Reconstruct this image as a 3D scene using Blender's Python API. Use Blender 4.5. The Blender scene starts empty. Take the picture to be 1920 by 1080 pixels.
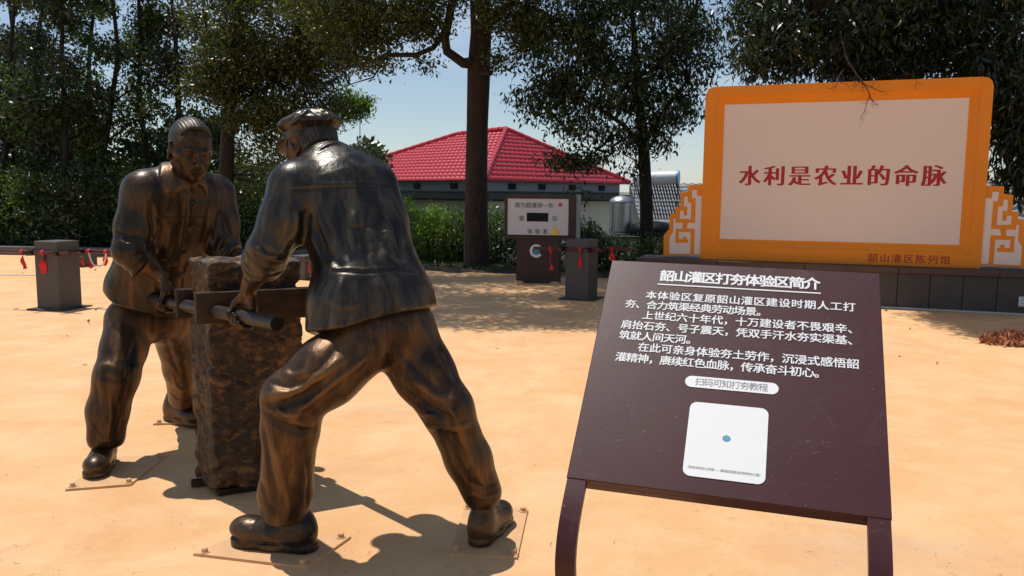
import bpy, bmesh, math, random, time
import numpy as np
from mathutils import Vector, Matrix
import openvdb as vdb

random.seed(7)
rng = np.random.default_rng(11)
scn = bpy.context.scene
COL = scn.collection
V = lambda *a: np.array(a, dtype=float)

# ------------------------------------------------------------------ camera
FOC = 1530.0                       # focal length in pixels of a 1920 wide frame
PITCH, ROLL, EYE = math.radians(6.55), math.radians(0.5), 1.3
fwd = V(0, math.cos(PITCH), -math.sin(PITCH))
_r0 = V(1, 0, 0); _u0 = V(0, math.sin(PITCH), math.cos(PITCH))
RGT = math.cos(ROLL) * _r0 + math.sin(ROLL) * _u0
UPV = -math.sin(ROLL) * _r0 + math.cos(ROLL) * _u0
CAM = V(0, 0, EYE)
cd = bpy.data.cameras.new('camera'); co = bpy.data.objects.new('camera', cd); COL.objects.link(co)
cd.sensor_fit = 'HORIZONTAL'; cd.sensor_width = 36.0; cd.lens = 36.0 * FOC / 1920.0
cd.clip_start = 0.05; cd.clip_end = 2000
M = Matrix.Identity(4)
for i in range(3):
    M[i][0], M[i][1], M[i][2], M[i][3] = RGT[i], UPV[i], -fwd[i], CAM[i]
co.matrix_world = M
scn.camera = co

# ------------------------------------------------------------------ sky, sun, exposure
SUNV = V(-0.28, 0.22, 1.0); SUNV /= np.linalg.norm(SUNV)     # towards the sun
SUN_EL = math.asin(SUNV[2]); SUN_AZ = math.atan2(SUNV[0], SUNV[1])
w = bpy.data.worlds.new("World"); scn.world = w; w.use_nodes = True
nt = w.node_tree; nt.nodes.clear()
out = nt.nodes.new('ShaderNodeOutputWorld'); bg = nt.nodes.new('ShaderNodeBackground')
sky = nt.nodes.new('ShaderNodeTexSky'); sky.sky_type = 'NISHITA'; sky.sun_disc = False
sky.sun_elevation = SUN_EL; sky.sun_rotation = SUN_AZ; sky.air_density = 1.0; sky.dust_density = 0.25; sky.ozone_density = 2.2
bg.inputs['Strength'].default_value = 0.096
# thin high cloud veil
tc = nt.nodes.new('ShaderNodeTexCoord'); mp = nt.nodes.new('ShaderNodeMapping'); mp.inputs['Scale'].default_value = (1.2, 1.2, 5.0)
mp.inputs['Rotation'].default_value = (0.1, 0.15, 0.5)
nz = nt.nodes.new('ShaderNodeTexNoise'); nz.inputs['Scale'].default_value = 2.2; nz.inputs['Detail'].default_value = 9; nz.inputs['Roughness'].default_value = 0.62
rp = nt.nodes.new('ShaderNodeValToRGB'); rp.color_ramp.elements[0].position = 0.50; rp.color_ramp.elements[1].position = 0.74
rp.color_ramp.elements[0].color = (.14, .14, .14, 1); rp.color_ramp.elements[1].color = (.80, .80, .80, 1)
mx = nt.nodes.new('ShaderNodeMix'); mx.data_type = 'RGBA'
mx.inputs['B'].default_value = (6.6, 7.3, 8.0, 1)
L = nt.links.new
L(tc.outputs['Generated'], mp.inputs['Vector']); L(mp.outputs[0], nz.inputs['Vector']); L(nz.outputs['Fac'], rp.inputs[0])
L(rp.outputs[0], mx.inputs['Factor']); L(sky.outputs[0], mx.inputs['A']); L(mx.outputs['Result'], bg.inputs[0]); L(bg.outputs[0], out.inputs[0])
sd = bpy.data.lights.new('sun', 'SUN'); sd.energy = 4.3; sd.angle = math.radians(0.55); sd.color = (1.0, 0.955, 0.89)
so = bpy.data.objects.new('sun', sd); COL.objects.link(so)
so.rotation_euler = Vector(SUNV).to_track_quat('Z', 'Y').to_euler(); so.location = (-5, 5, 15)
scn.view_settings.view_transform = 'Standard'; scn.view_settings.look = 'None'
scn.view_settings.exposure = 0.07; scn.view_settings.gamma = 1.0; scn.view_settings.use_curve_mapping = False
scn.cycles.max_bounces = 6; scn.cycles.transparent_max_bounces = 8

# ------------------------------------------------------------------ measuring helpers (pixel of the photograph -> place in the world)
def ray(u, v): return fwd + RGT * (u - 960) / FOC - UPV * (v - 540) / FOC
def at_z(u, v, z=0.0):
    d = ray(u, v); return CAM + d * ((z - EYE) / d[2])
def at_y(u, v, Y):
    d = ray(u, v); return CAM + d * (Y / d[1])
def proj(P):
    q = P - CAM; c = q @ fwd
    return 960 + FOC * (q @ RGT) / c, 540 - FOC * (q @ UPV) / c

# ------------------------------------------------------------------ object helpers
def tag(o, label=None, cat=None, group=None, kind=None):
    if label: o['label'] = label
    if cat: o['category'] = cat
    if group: o['group'] = group
    if kind: o['kind'] = kind
    return o
def empty(name, loc, label=None, cat=None, group=None, rz=0.0):
    o = bpy.data.objects.new(name, None); COL.objects.link(o); o.location = loc; o.rotation_euler = (0, 0, rz)
    o.empty_display_size = 0.1
    return tag(o, label, cat, group)
def mesh_obj(name, verts, faces, mat, parent=None, smooth=False, origin=None, world=False):
    """verts are in the parent's local frame, or in world space when world=True"""
    verts = np.asarray(verts, dtype=float)
    if world and parent is not None: verts = verts - np.array(parent.location)
    loc = None
    if origin is not None:
        loc = np.asarray(origin, float); verts = verts - loc
    me = bpy.data.meshes.new(name)
    if isinstance(faces, np.ndarray):
        n, k = faces.shape
        me.vertices.add(len(verts)); me.vertices.foreach_set('co', verts.astype(np.float32).ravel())
        me.loops.add(n * k); me.loops.foreach_set('vertex_index', faces.astype(np.int32).ravel())
        me.polygons.add(n); me.polygons.foreach_set('loop_start', np.arange(0, n * k, k, dtype=np.int32))
        try: me.polygons.foreach_set('loop_total', np.full(n, k, dtype=np.int32))
        except Exception: pass
        me.update(calc_edges=True)
    else:
        me.from_pydata([tuple(v) for v in verts], [], [tuple(f) for f in faces]); me.update()
    if smooth: me.polygons.foreach_set('use_smooth', np.ones(len(me.polygons), dtype=bool))
    for m in (mat if isinstance(mat, (list, tuple)) else [mat]): me.materials.append(m)
    o = bpy.data.objects.new(name, me); COL.objects.link(o)
    if parent is not None: o.parent = parent
    if loc is not None: o.location = loc
    return o
def copy_tree(o, parent=None):
    c = o.copy(); COL.objects.link(c); c.parent = parent
    for ch in o.children: copy_tree(ch, c)
    return c

class MB:
    def __init__(s): s.v = []; s.f = []
    def add(s, verts, faces):
        n = len(s.v); s.v += [tuple(map(float, p)) for p in verts]; s.f += [tuple(i + n for i in f) for f in faces]; return s
    def box(s, c, size, ax=None, bev=0.0):
        c = np.asarray(c, float); hx, hy, hz = [a / 2 for a in size]
        A = np.eye(3) if ax is None else np.asarray(ax, float)      # rows are the axes
        if bev > 0:
            b = min(bev, hx * .9, hy * .9, hz * .9); vs = []; idx = {}
            for sx in (-1, 1):
                for sy in (-1, 1):
                    for sz in (-1, 1):
                        for k in range(3):
                            d = [hx, hy, hz]; d = [d[j] - (b if j != k else 0) for j in range(3)]
                            idx[(sx, sy, sz, k)] = len(vs); vs.append(c + (sx * d[0]) * A[0] + (sy * d[1]) * A[1] + (sz * d[2]) * A[2])
            fs = []
            def q(*ks): fs.append(tuple(idx[k] for k in ks))
            for sg in (-1, 1):
                o_ = [(-1, -1), (1, -1), (1, 1), (-1, 1)]
                if sg < 0: o_ = o_[::-1]
                q(*[(sg, a, b_, 0) for a, b_ in o_]); q(*[(b_, sg, a, 1) for a, b_ in o_]); q(*[(a, b_, sg, 2) for a, b_ in o_])
            for k in range(3):
                i, j = (k + 1) % 3, (k + 2) % 3
                for si in (-1, 1):
                    for sj in (-1, 1):
                        def key(sk, w_):
                            t = [0, 0, 0]; t[k] = sk; t[i] = si; t[j] = sj; return (t[0], t[1], t[2], w_)
                        f4 = [key(-1, i), key(1, i), key(1, j), key(-1, j)]
                        if si * sj < 0: f4 = f4[::-1]
                        q(*f4)
            for sx in (-1, 1):
                for sy in (-1, 1):
                    for sz in (-1, 1):
                        t = [(sx, sy, sz, 0), (sx, sy, sz, 1), (sx, sy, sz, 2)]
                        if sx * sy * sz < 0: t = t[::-1]
                        q(*t)
            return s.add(vs, fs)
        vs = [c + sx * hx * A[0] + sy * hy * A[1] + sz * hz * A[2] for sx in (-1, 1) for sy in (-1, 1) for sz in (-1, 1)]
        return s.add(vs, [(0, 1, 3, 2), (4, 6, 7, 5), (0, 4, 5, 1), (2, 3, 7, 6), (0, 2, 6, 4), (1, 5, 7, 3)])
    def tube(s, pts, rad, n=8, caps=True):
        pts = [np.asarray(p, float) for p in pts]; m = len(pts)
        if np.isscalar(rad): rad = [rad] * m
        up = None; vs = []
        for i, p in enumerate(pts):
            t = pts[min(i + 1, m - 1)] - pts[max(i - 1, 0)]; t = t / (np.linalg.norm(t) + 1e-9)
            if up is None:
                up = V(0, 0, 1) if abs(t[2]) < .9 else V(1, 0, 0)
            a = np.cross(t, up); a /= np.linalg.norm(a) + 1e-9; b = np.cross(a, t); up = b
            for k in range(n):
                th = 2 * math.pi * k / n; vs.append(p + rad[i] * (math.cos(th) * a + math.sin(th) * b))
        fs = []
        for i in range(m - 1):
            for k in range(n):
                k2 = (k + 1) % n; fs.append((i * n + k, i * n + k2, (i + 1) * n + k2, (i + 1) * n + k))
        if caps: fs += [tuple(range(n))[::-1], tuple((m - 1) * n + k for k in range(n))]
        return s.add(vs, fs)
    def lathe(s, prof, c=(0, 0, 0), n=24, ax=None):
        c = np.asarray(c, float); A = np.eye(3) if ax is None else np.asarray(ax, float); vs = []; fs = []
        for r, z in prof:
            for k in range(n):
                th = 2 * math.pi * k / n; vs.append(c + r * math.cos(th) * A[0] + r * math.sin(th) * A[1] + z * A[2])
        for i in range(len(prof) - 1):
            for k in range(n):
                k2 = (k + 1) % n; fs.append((i * n + k, i * n + k2, (i + 1) * n + k2, (i + 1) * n + k))
        fs += [tuple(range(n))[::-1], tuple((len(prof) - 1) * n + k for k in range(n))]
        return s.add(vs, fs)
    def prism(s, pts2, o, ex, ey, ez, t0, t1):
        """polygon in the frame (o, ex, ey) extruded along ez from t0 to t1"""
        n = len(pts2); a = sum(pts2[i][0] * pts2[(i + 1) % n][1] - pts2[(i + 1) % n][0] * pts2[i][1] for i in range(n))
        if a < 0: pts2 = pts2[::-1]
        vs = [o + x * ex + y * ey + t0 * ez for x, y in pts2] + [o + x * ex + y * ey + t1 * ez for x, y in pts2]
        fs = [tuple(range(n))[::-1], tuple(range(n, 2 * n))] + [(i, (i + 1) % n, n + (i + 1) % n, n + i) for i in range(n)]
        return s.add(vs, fs)
    def build(s, name, mat, parent=None, smooth=False, world=False, origin=None):
        o = mesh_obj(name, s.v, s.f, mat, parent, smooth, origin, world)
        if smooth:
            try: o.data.set_sharp_from_angle(angle=math.radians(38))
            except Exception: pass
        return o
def rotz(a): c, s_ = math.cos(a), math.sin(a); return np.array([[c, s_, 0], [-s_, c, 0], [0, 0, 1.0]])
def rrect(x0, y0, x1, y1, r, n=5):
    P = []
    for cx, cy, a0 in ((x1 - r, y1 - r, 0), (x0 + r, y1 - r, 90), (x0 + r, y0 + r, 180), (x1 - r, y0 + r, 270)):
        for k in range(n + 1):
            a = math.radians(a0 + 90 * k / n); P.append((cx + r * math.cos(a), cy + r * math.sin(a)))
    return P

# ------------------------------------------------------------------ materials
def mat_new(name):
    m = bpy.data.materials.new(name); m.use_nodes = True; n = m.node_tree
    b = n.nodes['Principled BSDF']; return m, n, b
def nd(n, t, **kw):
    x = n.nodes.new(t)
    for k, v_ in kw.items():
        if k in x.inputs: x.inputs[k].default_value = v_
        else: setattr(x, k, v_)
    return x
def noise(n, scale, detail=4, rough=.55, vec=None, dist=0.0):
    x = nd(n, 'ShaderNodeTexNoise', Scale=scale, Detail=detail, Roughness=rough, Distortion=dist)
    if vec is not None: n.links.new(vec, x.inputs['Vector'])
    return x.outputs['Fac']
def ramp(n, fac, stops):
    r = n.nodes.new('ShaderNodeValToRGB'); e = r.color_ramp.elements
    while len(e) < len(stops): e.new(0.5)
    for i, (p, c) in enumerate(stops):
        e[i].position = p; e[i].color = (*c, 1) if len(c) == 3 else c
    n.links.new(fac, r.inputs[0]); return r.outputs[0]
def g3(v_): return (v_, v_, v_)
def mixc(n, fac, a, b, mode='MIX'):
    m = n.nodes.new('ShaderNodeMix'); m.data_type = 'RGBA'; m.blend_type = mode
    for s_, x in (('Factor', fac), ('A', a), ('B', b)):
        if hasattr(x, 'is_output'): n.links.new(x, m.inputs[s_])
        elif s_ == 'Factor': m.inputs[s_].default_value = x
        else: m.inputs[s_].default_value = (*x, 1)
    return m.outputs['Result']
def coords(n, scale=(1, 1, 1), rot=(0, 0, 0), world=False):
    if world: src = n.nodes.new('ShaderNodeNewGeometry').outputs['Position']
    else: src = n.nodes.new('ShaderNodeTexCoord').outputs['Object']
    mp_ = nd(n, 'ShaderNodeMapping', Scale=scale, Rotation=rot); n.links.new(src, mp_.inputs['Vector']); return mp_.outputs[0]
def bump(n, b, h, strength=.3, dist=.01, prev=None):
    x = nd(n, 'ShaderNodeBump', Strength=strength, Distance=dist); n.links.new(h, x.inputs['Height'])
    if prev is not None: n.links.new(prev, x.inputs['Normal'])
    n.links.new(x.outputs[0], b.inputs['Normal']); return x.outputs[0]
def simple(name, col, rough=.6, metal=0.0, var=.12, vscale=8, bscale=60, bstr=.15, spec=.5, bdist=.003, dirt=0.0):
    m, n, b = mat_new(name)
    c = coords(n); f = noise(n, vscale, 6, .6, c)
    cc = mixc(n, f, tuple(x * (1 - var) for x in col), tuple(min(1, x * (1 + var)) for x in col))
    if dirt > 0:
        d = ramp(n, noise(n, vscale * .35, 8, .7, coords(n, (1, 1, .25))), [(.5, g3(0)), (.75, g3(dirt))])
        cc = mixc(n, d, cc, tuple(x * .35 for x in col))
    n.links.new(cc, b.inputs['Base Color']); b.inputs['Metallic'].default_value = metal
    rr = nd(n, 'ShaderNodeMapRange'); n.links.new(f, rr.inputs[0]); rr.inputs[3].default_value = max(.03, rough - .08); rr.inputs[4].default_value = min(1, rough + .08)
    n.links.new(rr.outputs[0], b.inputs['Roughness']); b.inputs['Specular IOR Level'].default_value = spec
    if bstr > 0: bump(n, b, noise(n, bscale, 4, .6, c), bstr, bdist)
    return m

def mat_bronze(name, dark, mid, gold, seed=0.0, streak=(6, 6, 1.2), metal=.65, rough=.42, stain=.3, relief=True):
    m, n, b = mat_new(name)
    base = coords(n); off = nd(n, 'ShaderNodeMapping'); off.inputs['Location'].default_value = (seed, seed * .7, seed * 1.3)
    n.links.new(base, off.inputs['Vector']); c = off.outputs[0]
    st = nd(n, 'ShaderNodeMapping', Scale=streak); st.inputs['Rotation'].default_value = (.35, .5, .2); n.links.new(c, st.inputs['Vector'])
    f1 = noise(n, 2.2, 4, .55, c, .5); f2 = noise(n, 2.6, 6, .62, st.outputs[0], .4); f3 = noise(n, 30, 5, .7, st.outputs[0])
    geo = n.nodes.new('ShaderNodeNewGeometry').outputs['Pointiness']
    rel = n.nodes.new('ShaderNodeAttribute'); rel.attribute_name = 'relief'; rel = rel.outputs['Fac']
    col = mixc(n, ramp(n, f1, [(.36, g3(0)), (.64, g3(1))]), dark, mid)
    col = mixc(n, ramp(n, f2, [(.46, g3(0)), (.76, g3(.50))]), col, gold)
    col = mixc(n, ramp(n, f3, [(.48, g3(0)), (.78, g3(stain))]), col, tuple(x * .45 for x in dark))
    edge = ramp(n, geo, [(.51, g3(0)), (.62, g3(.55))]); cav = ramp(n, geo, [(.36, g3(.9)), (.49, g3(0))])
    col = mixc(n, edge, col, tuple(min(1, x * 1.2) for x in gold)); col = mixc(n, cav, col, (.012, .012, .014))
    if relief:
        col = mixc(n, ramp(n, rel, [(.0, g3(.92)), (.47, g3(0))]), col, (.014, .014, .017)); col = mixc(n, ramp(n, rel, [(.60, g3(0)), (1, g3(.40))]), col, gold)
    n.links.new(col, b.inputs['Base Color']); b.inputs['Metallic'].default_value = metal
    r = ramp(n, f2, [(.3, g3(rough - .07)), (.75, g3(rough + .10))]); n.links.new(r, b.inputs['Roughness'])
    p = bump(n, b, noise(n, 60, 5, .6, c), .22, .003)
    bump(n, b, noise(n, 9, 4, .6, st.outputs[0]), .14, .012, p)
    return m

def mat_leaf(name, c1, c2, trans=.35, rough=.36):
    m, n, b = mat_new(name)
    at = n.nodes.new('ShaderNodeAttribute'); at.attribute_name = 'tint'
    col = ramp(n, at.outputs['Fac'], [(0, c1), (.6, tuple((a + b_) / 2 for a, b_ in zip(c1, c2))), (.985, c2), (1.0, (.12, .09, .03))])
    n.links.new(col, b.inputs['Base Color']); b.inputs['Roughness'].default_value = rough; b.inputs['Specular IOR Level'].default_value = .5
    tr = n.nodes.new('ShaderNodeBsdfTranslucent'); hs = nd(n, 'ShaderNodeHueSaturation', Value=1.7, Saturation=1.1); n.links.new(col, hs.inputs['Color']); n.links.new(hs.outputs[0], tr.inputs['Color'])
    ms = nd(n, 'ShaderNodeMixShader'); ms.inputs[0].default_value = trans
    o_ = n.nodes['Material Output']; n.links.new(b.outputs[0], ms.inputs[1]); n.links.new(tr.outputs[0], ms.inputs[2]); n.links.new(ms.outputs[0], o_.inputs[0])
    return m
def mat_bark(name, c1=(.035, .024, .018), c2=(.10, .075, .055), sc=9):
    m, n, b = mat_new(name); c = coords(n, (1, 1, .22)); f = noise(n, sc * 2.2, 8, .68, c, .6)
    n.links.new(ramp(n, f, [(.35, c1), (.7, c2)]), b.inputs['Base Color']); b.inputs['Roughness'].default_value = .9
    bump(n, b, f, .9, .03); return m

def mat_stone():
    m, n, b = mat_new('bronze_stone'); c = coords(n, (1, 1, 1.5), (.2, .1, 0)); geo = n.nodes.new('ShaderNodeNewGeometry').outputs['Pointiness']
    f1 = noise(n, 7, 8, .68, c, .8); f2 = noise(n, 24, 8, .7, c, .5); f3 = noise(n, 3, 3, .5, c)
    col = mixc(n, ramp(n, f1, [(.38, g3(0)), (.66, g3(1))]), (.009, .008, .007), (.10, .045, .018))
    col = mixc(n, ramp(n, f2, [(.50, g3(0)), (.72, g3(.85))]), col, (.38, .19, .062))
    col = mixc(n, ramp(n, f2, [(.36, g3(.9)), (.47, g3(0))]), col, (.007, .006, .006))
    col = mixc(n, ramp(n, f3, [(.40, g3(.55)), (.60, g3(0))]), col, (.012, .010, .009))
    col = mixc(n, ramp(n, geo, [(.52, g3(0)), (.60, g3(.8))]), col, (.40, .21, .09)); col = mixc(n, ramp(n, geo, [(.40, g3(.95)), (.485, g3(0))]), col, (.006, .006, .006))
    n.links.new(col, b.inputs['Base Color']); b.inputs['Metallic'].default_value = .35; n.links.new(ramp(n, f2, [(.3, g3(.38)), (.7, g3(.58))]), b.inputs['Roughness'])
    p = bump(n, b, f2, .8, .012); bump(n, b, noise(n, 70, 5, .65, c), .5, .004, p); return m

def ground_mat():
    m, n, b = mat_new('sand_screed')
    c = coords(n, world=True)
    f1 = noise(n, .35, 6, .6, c); f2 = noise(n, 2.3, 8, .68, c, .4); f3 = noise(n, 190, 3, .75, c)
    col = mixc(n, f1, (.66, .355, .150), (.73, .43, .205))
    col = mixc(n, ramp(n, f2, [(.40, g3(0)), (.68, g3(.6))]), col, (.80, .55, .31))
    col = mixc(n, ramp(n, noise(n, 1.1, 7, .7, c, .8), [(.52, g3(0)), (.74, g3(.6))]), col, (.60, .285, .125))
    # trowelled wisps: short thin curved scuffs
    wv = coords(n, (1, 2.4, 1), (0, 0, .3), world=True)
    wf = noise(n, 7.0, 2, .4, wv, 1.8)
    line = ramp(n, wf, [(.492, g3(0)), (.50, g3(1)), (.508, g3(0))])
    gate = ramp(n, noise(n, 5.5, 2, .5, c), [(.50, g3(0)), (.60, g3(.75))])
    lg = mixc(n, 1.0, line, gate, 'MULTIPLY')
    col = mixc(n, lg, col, (.42, .22, .10))
    # fine grit
    col = mixc(n, ramp(n, f3, [(.60, g3(0)), (.72, g3(.42))]), col, (.36, .20, .11))
    col = mixc(n, ramp(n, f3, [(.26, g3(.35)), (.38, g3(0))]), col, (.86, .66, .44))
    # grey cement smears
    col = mixc(n, ramp(n, noise(n, .75, 5, .6, coords(n, (.6, 1.6, 1), (0, 0, -.2), world=True), .6), [(.60, g3(0)), (.72, g3(.35))]), col, (.50, .38, .28))
    n.links.new(col, b.inputs['Base Color']); b.inputs['Roughness'].default_value = .72; b.inputs['Specular IOR Level'].default_value = .3
    p = bump(n, b, f3, .7, .005); p = bump(n, b, f2, .55, .03, p); bump(n, b, lg, -.4, .004, p)
    return m

def roof_mat(name, c, rough=.2):
    m, n, b = mat_new(name); co_ = coords(n)
    f = noise(n, 1.3, 6, .6, co_); cc = mixc(n, f, tuple(x * .82 for x in c), tuple(min(1, x * 1.15) for x in c))
    cc = mixc(n, ramp(n, noise(n, 14, 4, .7, co_), [(.60, g3(0)), (.75, g3(.3))]), cc, tuple(min(1, x * .5 + .1) for x in c))
    n.links.new(cc, b.inputs['Base Color']); b.inputs['Roughness'].default_value = rough; b.inputs['Specular IOR Level'].default_value = .35
    bump(n, b, noise(n, 20, 4, .6, co_), .2, .01); return m

def maroon_mat():
    m = simple('maroon_enamel', (.050, .0145, .0165), .42, var=.06, vscale=3, bscale=120, bstr=.03, spec=.28); n = m.node_tree; b = n.nodes['Principled BSDF']
    src = b.inputs['Base Color'].links[0].from_socket; c = coords(n)
    d1 = ramp(n, noise(n, 160, 2, .5, c), [(.745, g3(0)), (.77, g3(.6))]); col = mixc(n, d1, src, (.45, .38, .36))
    d2 = ramp(n, noise(n, 6, 8, .72, coords(n, (1, 1.8, 1), (.3, .2, .9)), 1.2), [(.57, g3(0)), (.72, g3(.07))]); col = mixc(n, d2, col, (.30, .24, .25))
    sc = noise(n, 16, 2, .4, coords(n, (.25, 3.5, 1), (.2, .1, .5)), .8); d3 = mixc(n, 1.0, ramp(n, sc, [(.497, g3(0)), (.5, g3(.22)), (.503, g3(0))]), ramp(n, noise(n, 5, 2, .5, c), [(.58, g3(0)), (.64, g3(1))]), 'MULTIPLY'); col = mixc(n, d3, col, (.35, .28, .28))
    n.links.new(col, b.inputs['Base Color']); return m
MT = dict(
    ground=ground_mat(),
    soil=simple('dark_soil', (.062, .05, .036), .95, var=.5, vscale=3, bscale=25, bstr=.8, bdist=.03),
    far=simple('far_ground', (.06, .075, .035), .95, var=.4, vscale=.2, bstr=0),
    granite=simple('dark_granite', (.065, .058, .056), .55, var=.3, vscale=140, bscale=220, bstr=.2, dirt=.3),
    curb=simple('curb_stone', (.10, .10, .105), .8, var=.25, vscale=6),
    wallstone=simple('wall_slab', (.045, .037, .034), .5, var=.35, vscale=5, bscale=90, bstr=.25, dirt=.6),
    cap=simple('cap_slab', (.075, .042, .032), .65, var=.35, vscale=5, bscale=60, bstr=.35, dirt=.5),
    steel=simple('steel_strip', (.45, .47, .48), .4, .6, var=.2),
    orange=simple('orange_paint', (.82, .245, .002), .62, var=.06, vscale=2.5, bscale=35, bstr=.18, bdist=.006, dirt=.16),
    beige=simple('beige_paint', (.78, .63, .545), .75, var=.04, vscale=1.6, bscale=30, bstr=.12, bdist=.004, dirt=.05),
    redpaint=simple('red_lettering', (.40, .006, .012), .5, var=.08, bstr=0),
    deepred=simple('deep_red_lettering', (.34, .028, .014), .6, var=.1, bstr=0),
    maroon=maroon_mat(),
    maroon_plain=simple('maroon_enamel_plain', (.070, .026, .030), .36, var=.06, vscale=3, bscale=120, bstr=.03, dirt=.05),
    kmaroon=simple('kiosk_maroon', (.030, .006, .006), .45, var=.12, bstr=.03),
    white=simple('white_print', (.70, .71, .71), .55, var=.03, bstr=0),
    greytext=simple('grey_print', (.20, .20, .20), .6, var=.05, bstr=0),
    darktext=simple('dark_print', (.09, .05, .05), .6, var=.05, bstr=0),
    screen=simple('screen_face', (.56, .55, .57), .5, var=.05, bstr=0),
    black=simple('black_plastic', (.006, .006, .007), .5, bstr=0, spec=.15),
    grey=simple('grey_paint', (.26, .27, .28), .5, var=.1),
    redcloth=simple('red_cloth', (.62, .018, .02), .75, var=.15, vscale=20, bscale=200, bstr=.2),
    rope=simple('white_rope', (.72, .70, .68), .8, bscale=300, bstr=.4),
    bar=simple('red_brown_bar', (.10, .028, .022), .3, .4, var=.2),
    plate=simple('sandy_steel_plate', (.60, .345, .165), .7, var=.22, vscale=9, bscale=70, bstr=.3, dirt=.2),
    cream=simple('cream_wall', (.60, .575, .50), .85, var=.08, vscale=2, bscale=40, bstr=.25, dirt=.15),
    bluegrey=simple('grey_wall', (.30, .335, .35), .8, var=.15, vscale=2),
    gutter=simple('dark_gutter', (.028, .034, .032), .55, var=.3),
    stainless=simple('stainless_tank', (.42, .43, .44), .36, .9, var=.12, vscale=3, bscale=10, bstr=.1, bdist=.01),
    tankwhite=simple('enamel_white', (.72, .75, .76), .3, var=.06),
    tankblue=simple('enamel_blue', (.10, .32, .62), .35, var=.06),
    redtank=simple('faded_red_tank', (.55, .18, .17), .4, .2, var=.1),
    tubeglass=simple('vacuum_tube', (.035, .035, .045), .15, .2, bstr=0),
    roofred=roof_mat('red_roof_tiles', (.53, .044, .058), .30),
    roofgrey=roof_mat('grey_roof_tiles', (.33, .33, .32), .7),
    bark=mat_bark('brown_bark', (.014, .008, .006), (.05, .031, .022)), bark2=mat_bark('dark_bark', (.006, .005, .004), (.022, .016, .013)),
    deadtwig=simple('dead_twig', (.07, .045, .03), .9, bstr=0),
    dryleaf=simple('dry_leaf', (.42, .16, .07), .8, var=.5, vscale=12, bstr=.1),
    yellow=simple('yellow_print', (.85, .55, .06), .5, bstr=0), redprint=simple('red_print', (.6, .03, .03), .5, bstr=0),
    blueprint=simple('blue_print', (.05, .25, .50), .5, bstr=0), greenprint=simple('green_print', (.03, .28, .20), .5, bstr=0),
)
BZ = dict(
    jacket=mat_bronze('bronze_jacket', (.013, .013, .014), (.034, .030, .026), (.20, .150, .090), 1.3, rough=.33, metal=.7),
    jacket2=mat_bronze('bronze_jacket_brown', (.014, .013, .013), (.042, .028, .019), (.21, .115, .05), 5.1, rough=.36, metal=.7),
    trousers=mat_bronze('bronze_trousers', (.018, .013, .011), (.090, .046, .020), (.32, .16, .055), 2.2, (7, 7, 1.0), rough=.40),
    skin=mat_bronze('bronze_skin', (.020, .014, .011), (.075, .037, .018), (.23, .11, .042), 3.7, (5, 5, 3), rough=.36),
    hair=mat_bronze('bronze_hair', (.020, .018, .017), (.05, .042, .036), (.22, .18, .14), 4.4, (5, 5, 3), rough=.42),
    shoe=mat_bronze('bronze_shoe', (.022, .020, .020), (.10, .058, .028), (.24, .13, .05), 6.0, (4, 4, 4), rough=.36),
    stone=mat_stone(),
    rod=simple('dark_bar', (.022, .016, .013), .42, .15, var=.5, vscale=14, bscale=60, bstr=.2, spec=.35),
    beam=mat_bronze('bronze_beam', (.014, .010, .008), (.045, .022, .012), (.14, .065, .026), 9.1, (3, 3, 9), rough=.46, metal=.5, relief=False),
)
# ------------------------------------------------------------------ implicit-surface modeller for the cast figures
def unit(a): a = np.asarray(a, float); return a / np.linalg.norm(a)
def smin(a, b, k):
    h = np.maximum(k - np.abs(a - b), 0) / k; return np.minimum(a, b) - h * h * k * .25
def smax(a, b, k): return -smin(-a, -b, k)
class Prim:
    def __init__(s, c, r, f): s.c = np.asarray(c, float); s.r = r; s.f = f
def cone(a, b, ra, rb):
    a = np.asarray(a, float); b = np.asarray(b, float); ba = b - a; bb = ba @ ba
    def f(P):
        pa = P - a; h = np.clip(pa @ ba / bb, 0, 1); q = pa - h[:, None] * ba
        return np.sqrt((q * q).sum(1)) - (ra + h * (rb - ra))
    return Prim((a + b) / 2, math.sqrt(bb) / 2 + max(ra, rb), f)
def econe(a, b, xa, ra, rb):
    """elliptical cone a->b; xa = direction of the first radius"""
    a = np.asarray(a, float); b = np.asarray(b, float); ba = b - a; Ln = np.linalg.norm(ba); z = ba / Ln
    x = unit(np.asarray(xa, float) - (np.asarray(xa, float) @ z) * z); y = np.cross(z, x)
    def f(P):
        pa = P - a; s_ = pa @ z; h = np.clip(s_ / Ln, 0, 1); X = pa @ x; Y = pa @ y; S = s_ - h * Ln
        rx = ra[0] + h * (rb[0] - ra[0]); ry = ra[1] + h * (rb[1] - ra[1]); m = np.minimum(rx, ry)
        k0 = np.sqrt((X / rx) ** 2 + (Y / ry) ** 2 + (S / m) ** 2); k1 = np.sqrt((X / rx ** 2) ** 2 + (Y / ry ** 2) ** 2 + (S / m ** 2) ** 2) + 1e-6
        return np.where(k0 < .3, (k0 - 1) * m, k0 * (k0 - 1) / k1)
    return Prim((a + b) / 2, Ln / 2 + max(*ra, *rb), f)
def ell(c, r, A=None):
    c = np.asarray(c, float); A = np.eye(3) if A is None else np.asarray(A, float); r = np.asarray(r, float)
    def f(P):
        q = (P - c) @ A.T; k0 = np.sqrt(((q / r) ** 2).sum(1)); k1 = np.sqrt(((q / r ** 2) ** 2).sum(1)) + 1e-6
        return np.where(k0 < .3, (k0 - 1) * r.min(), k0 * (k0 - 1) / k1)
    return Prim(c, r.max(), f)
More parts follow.
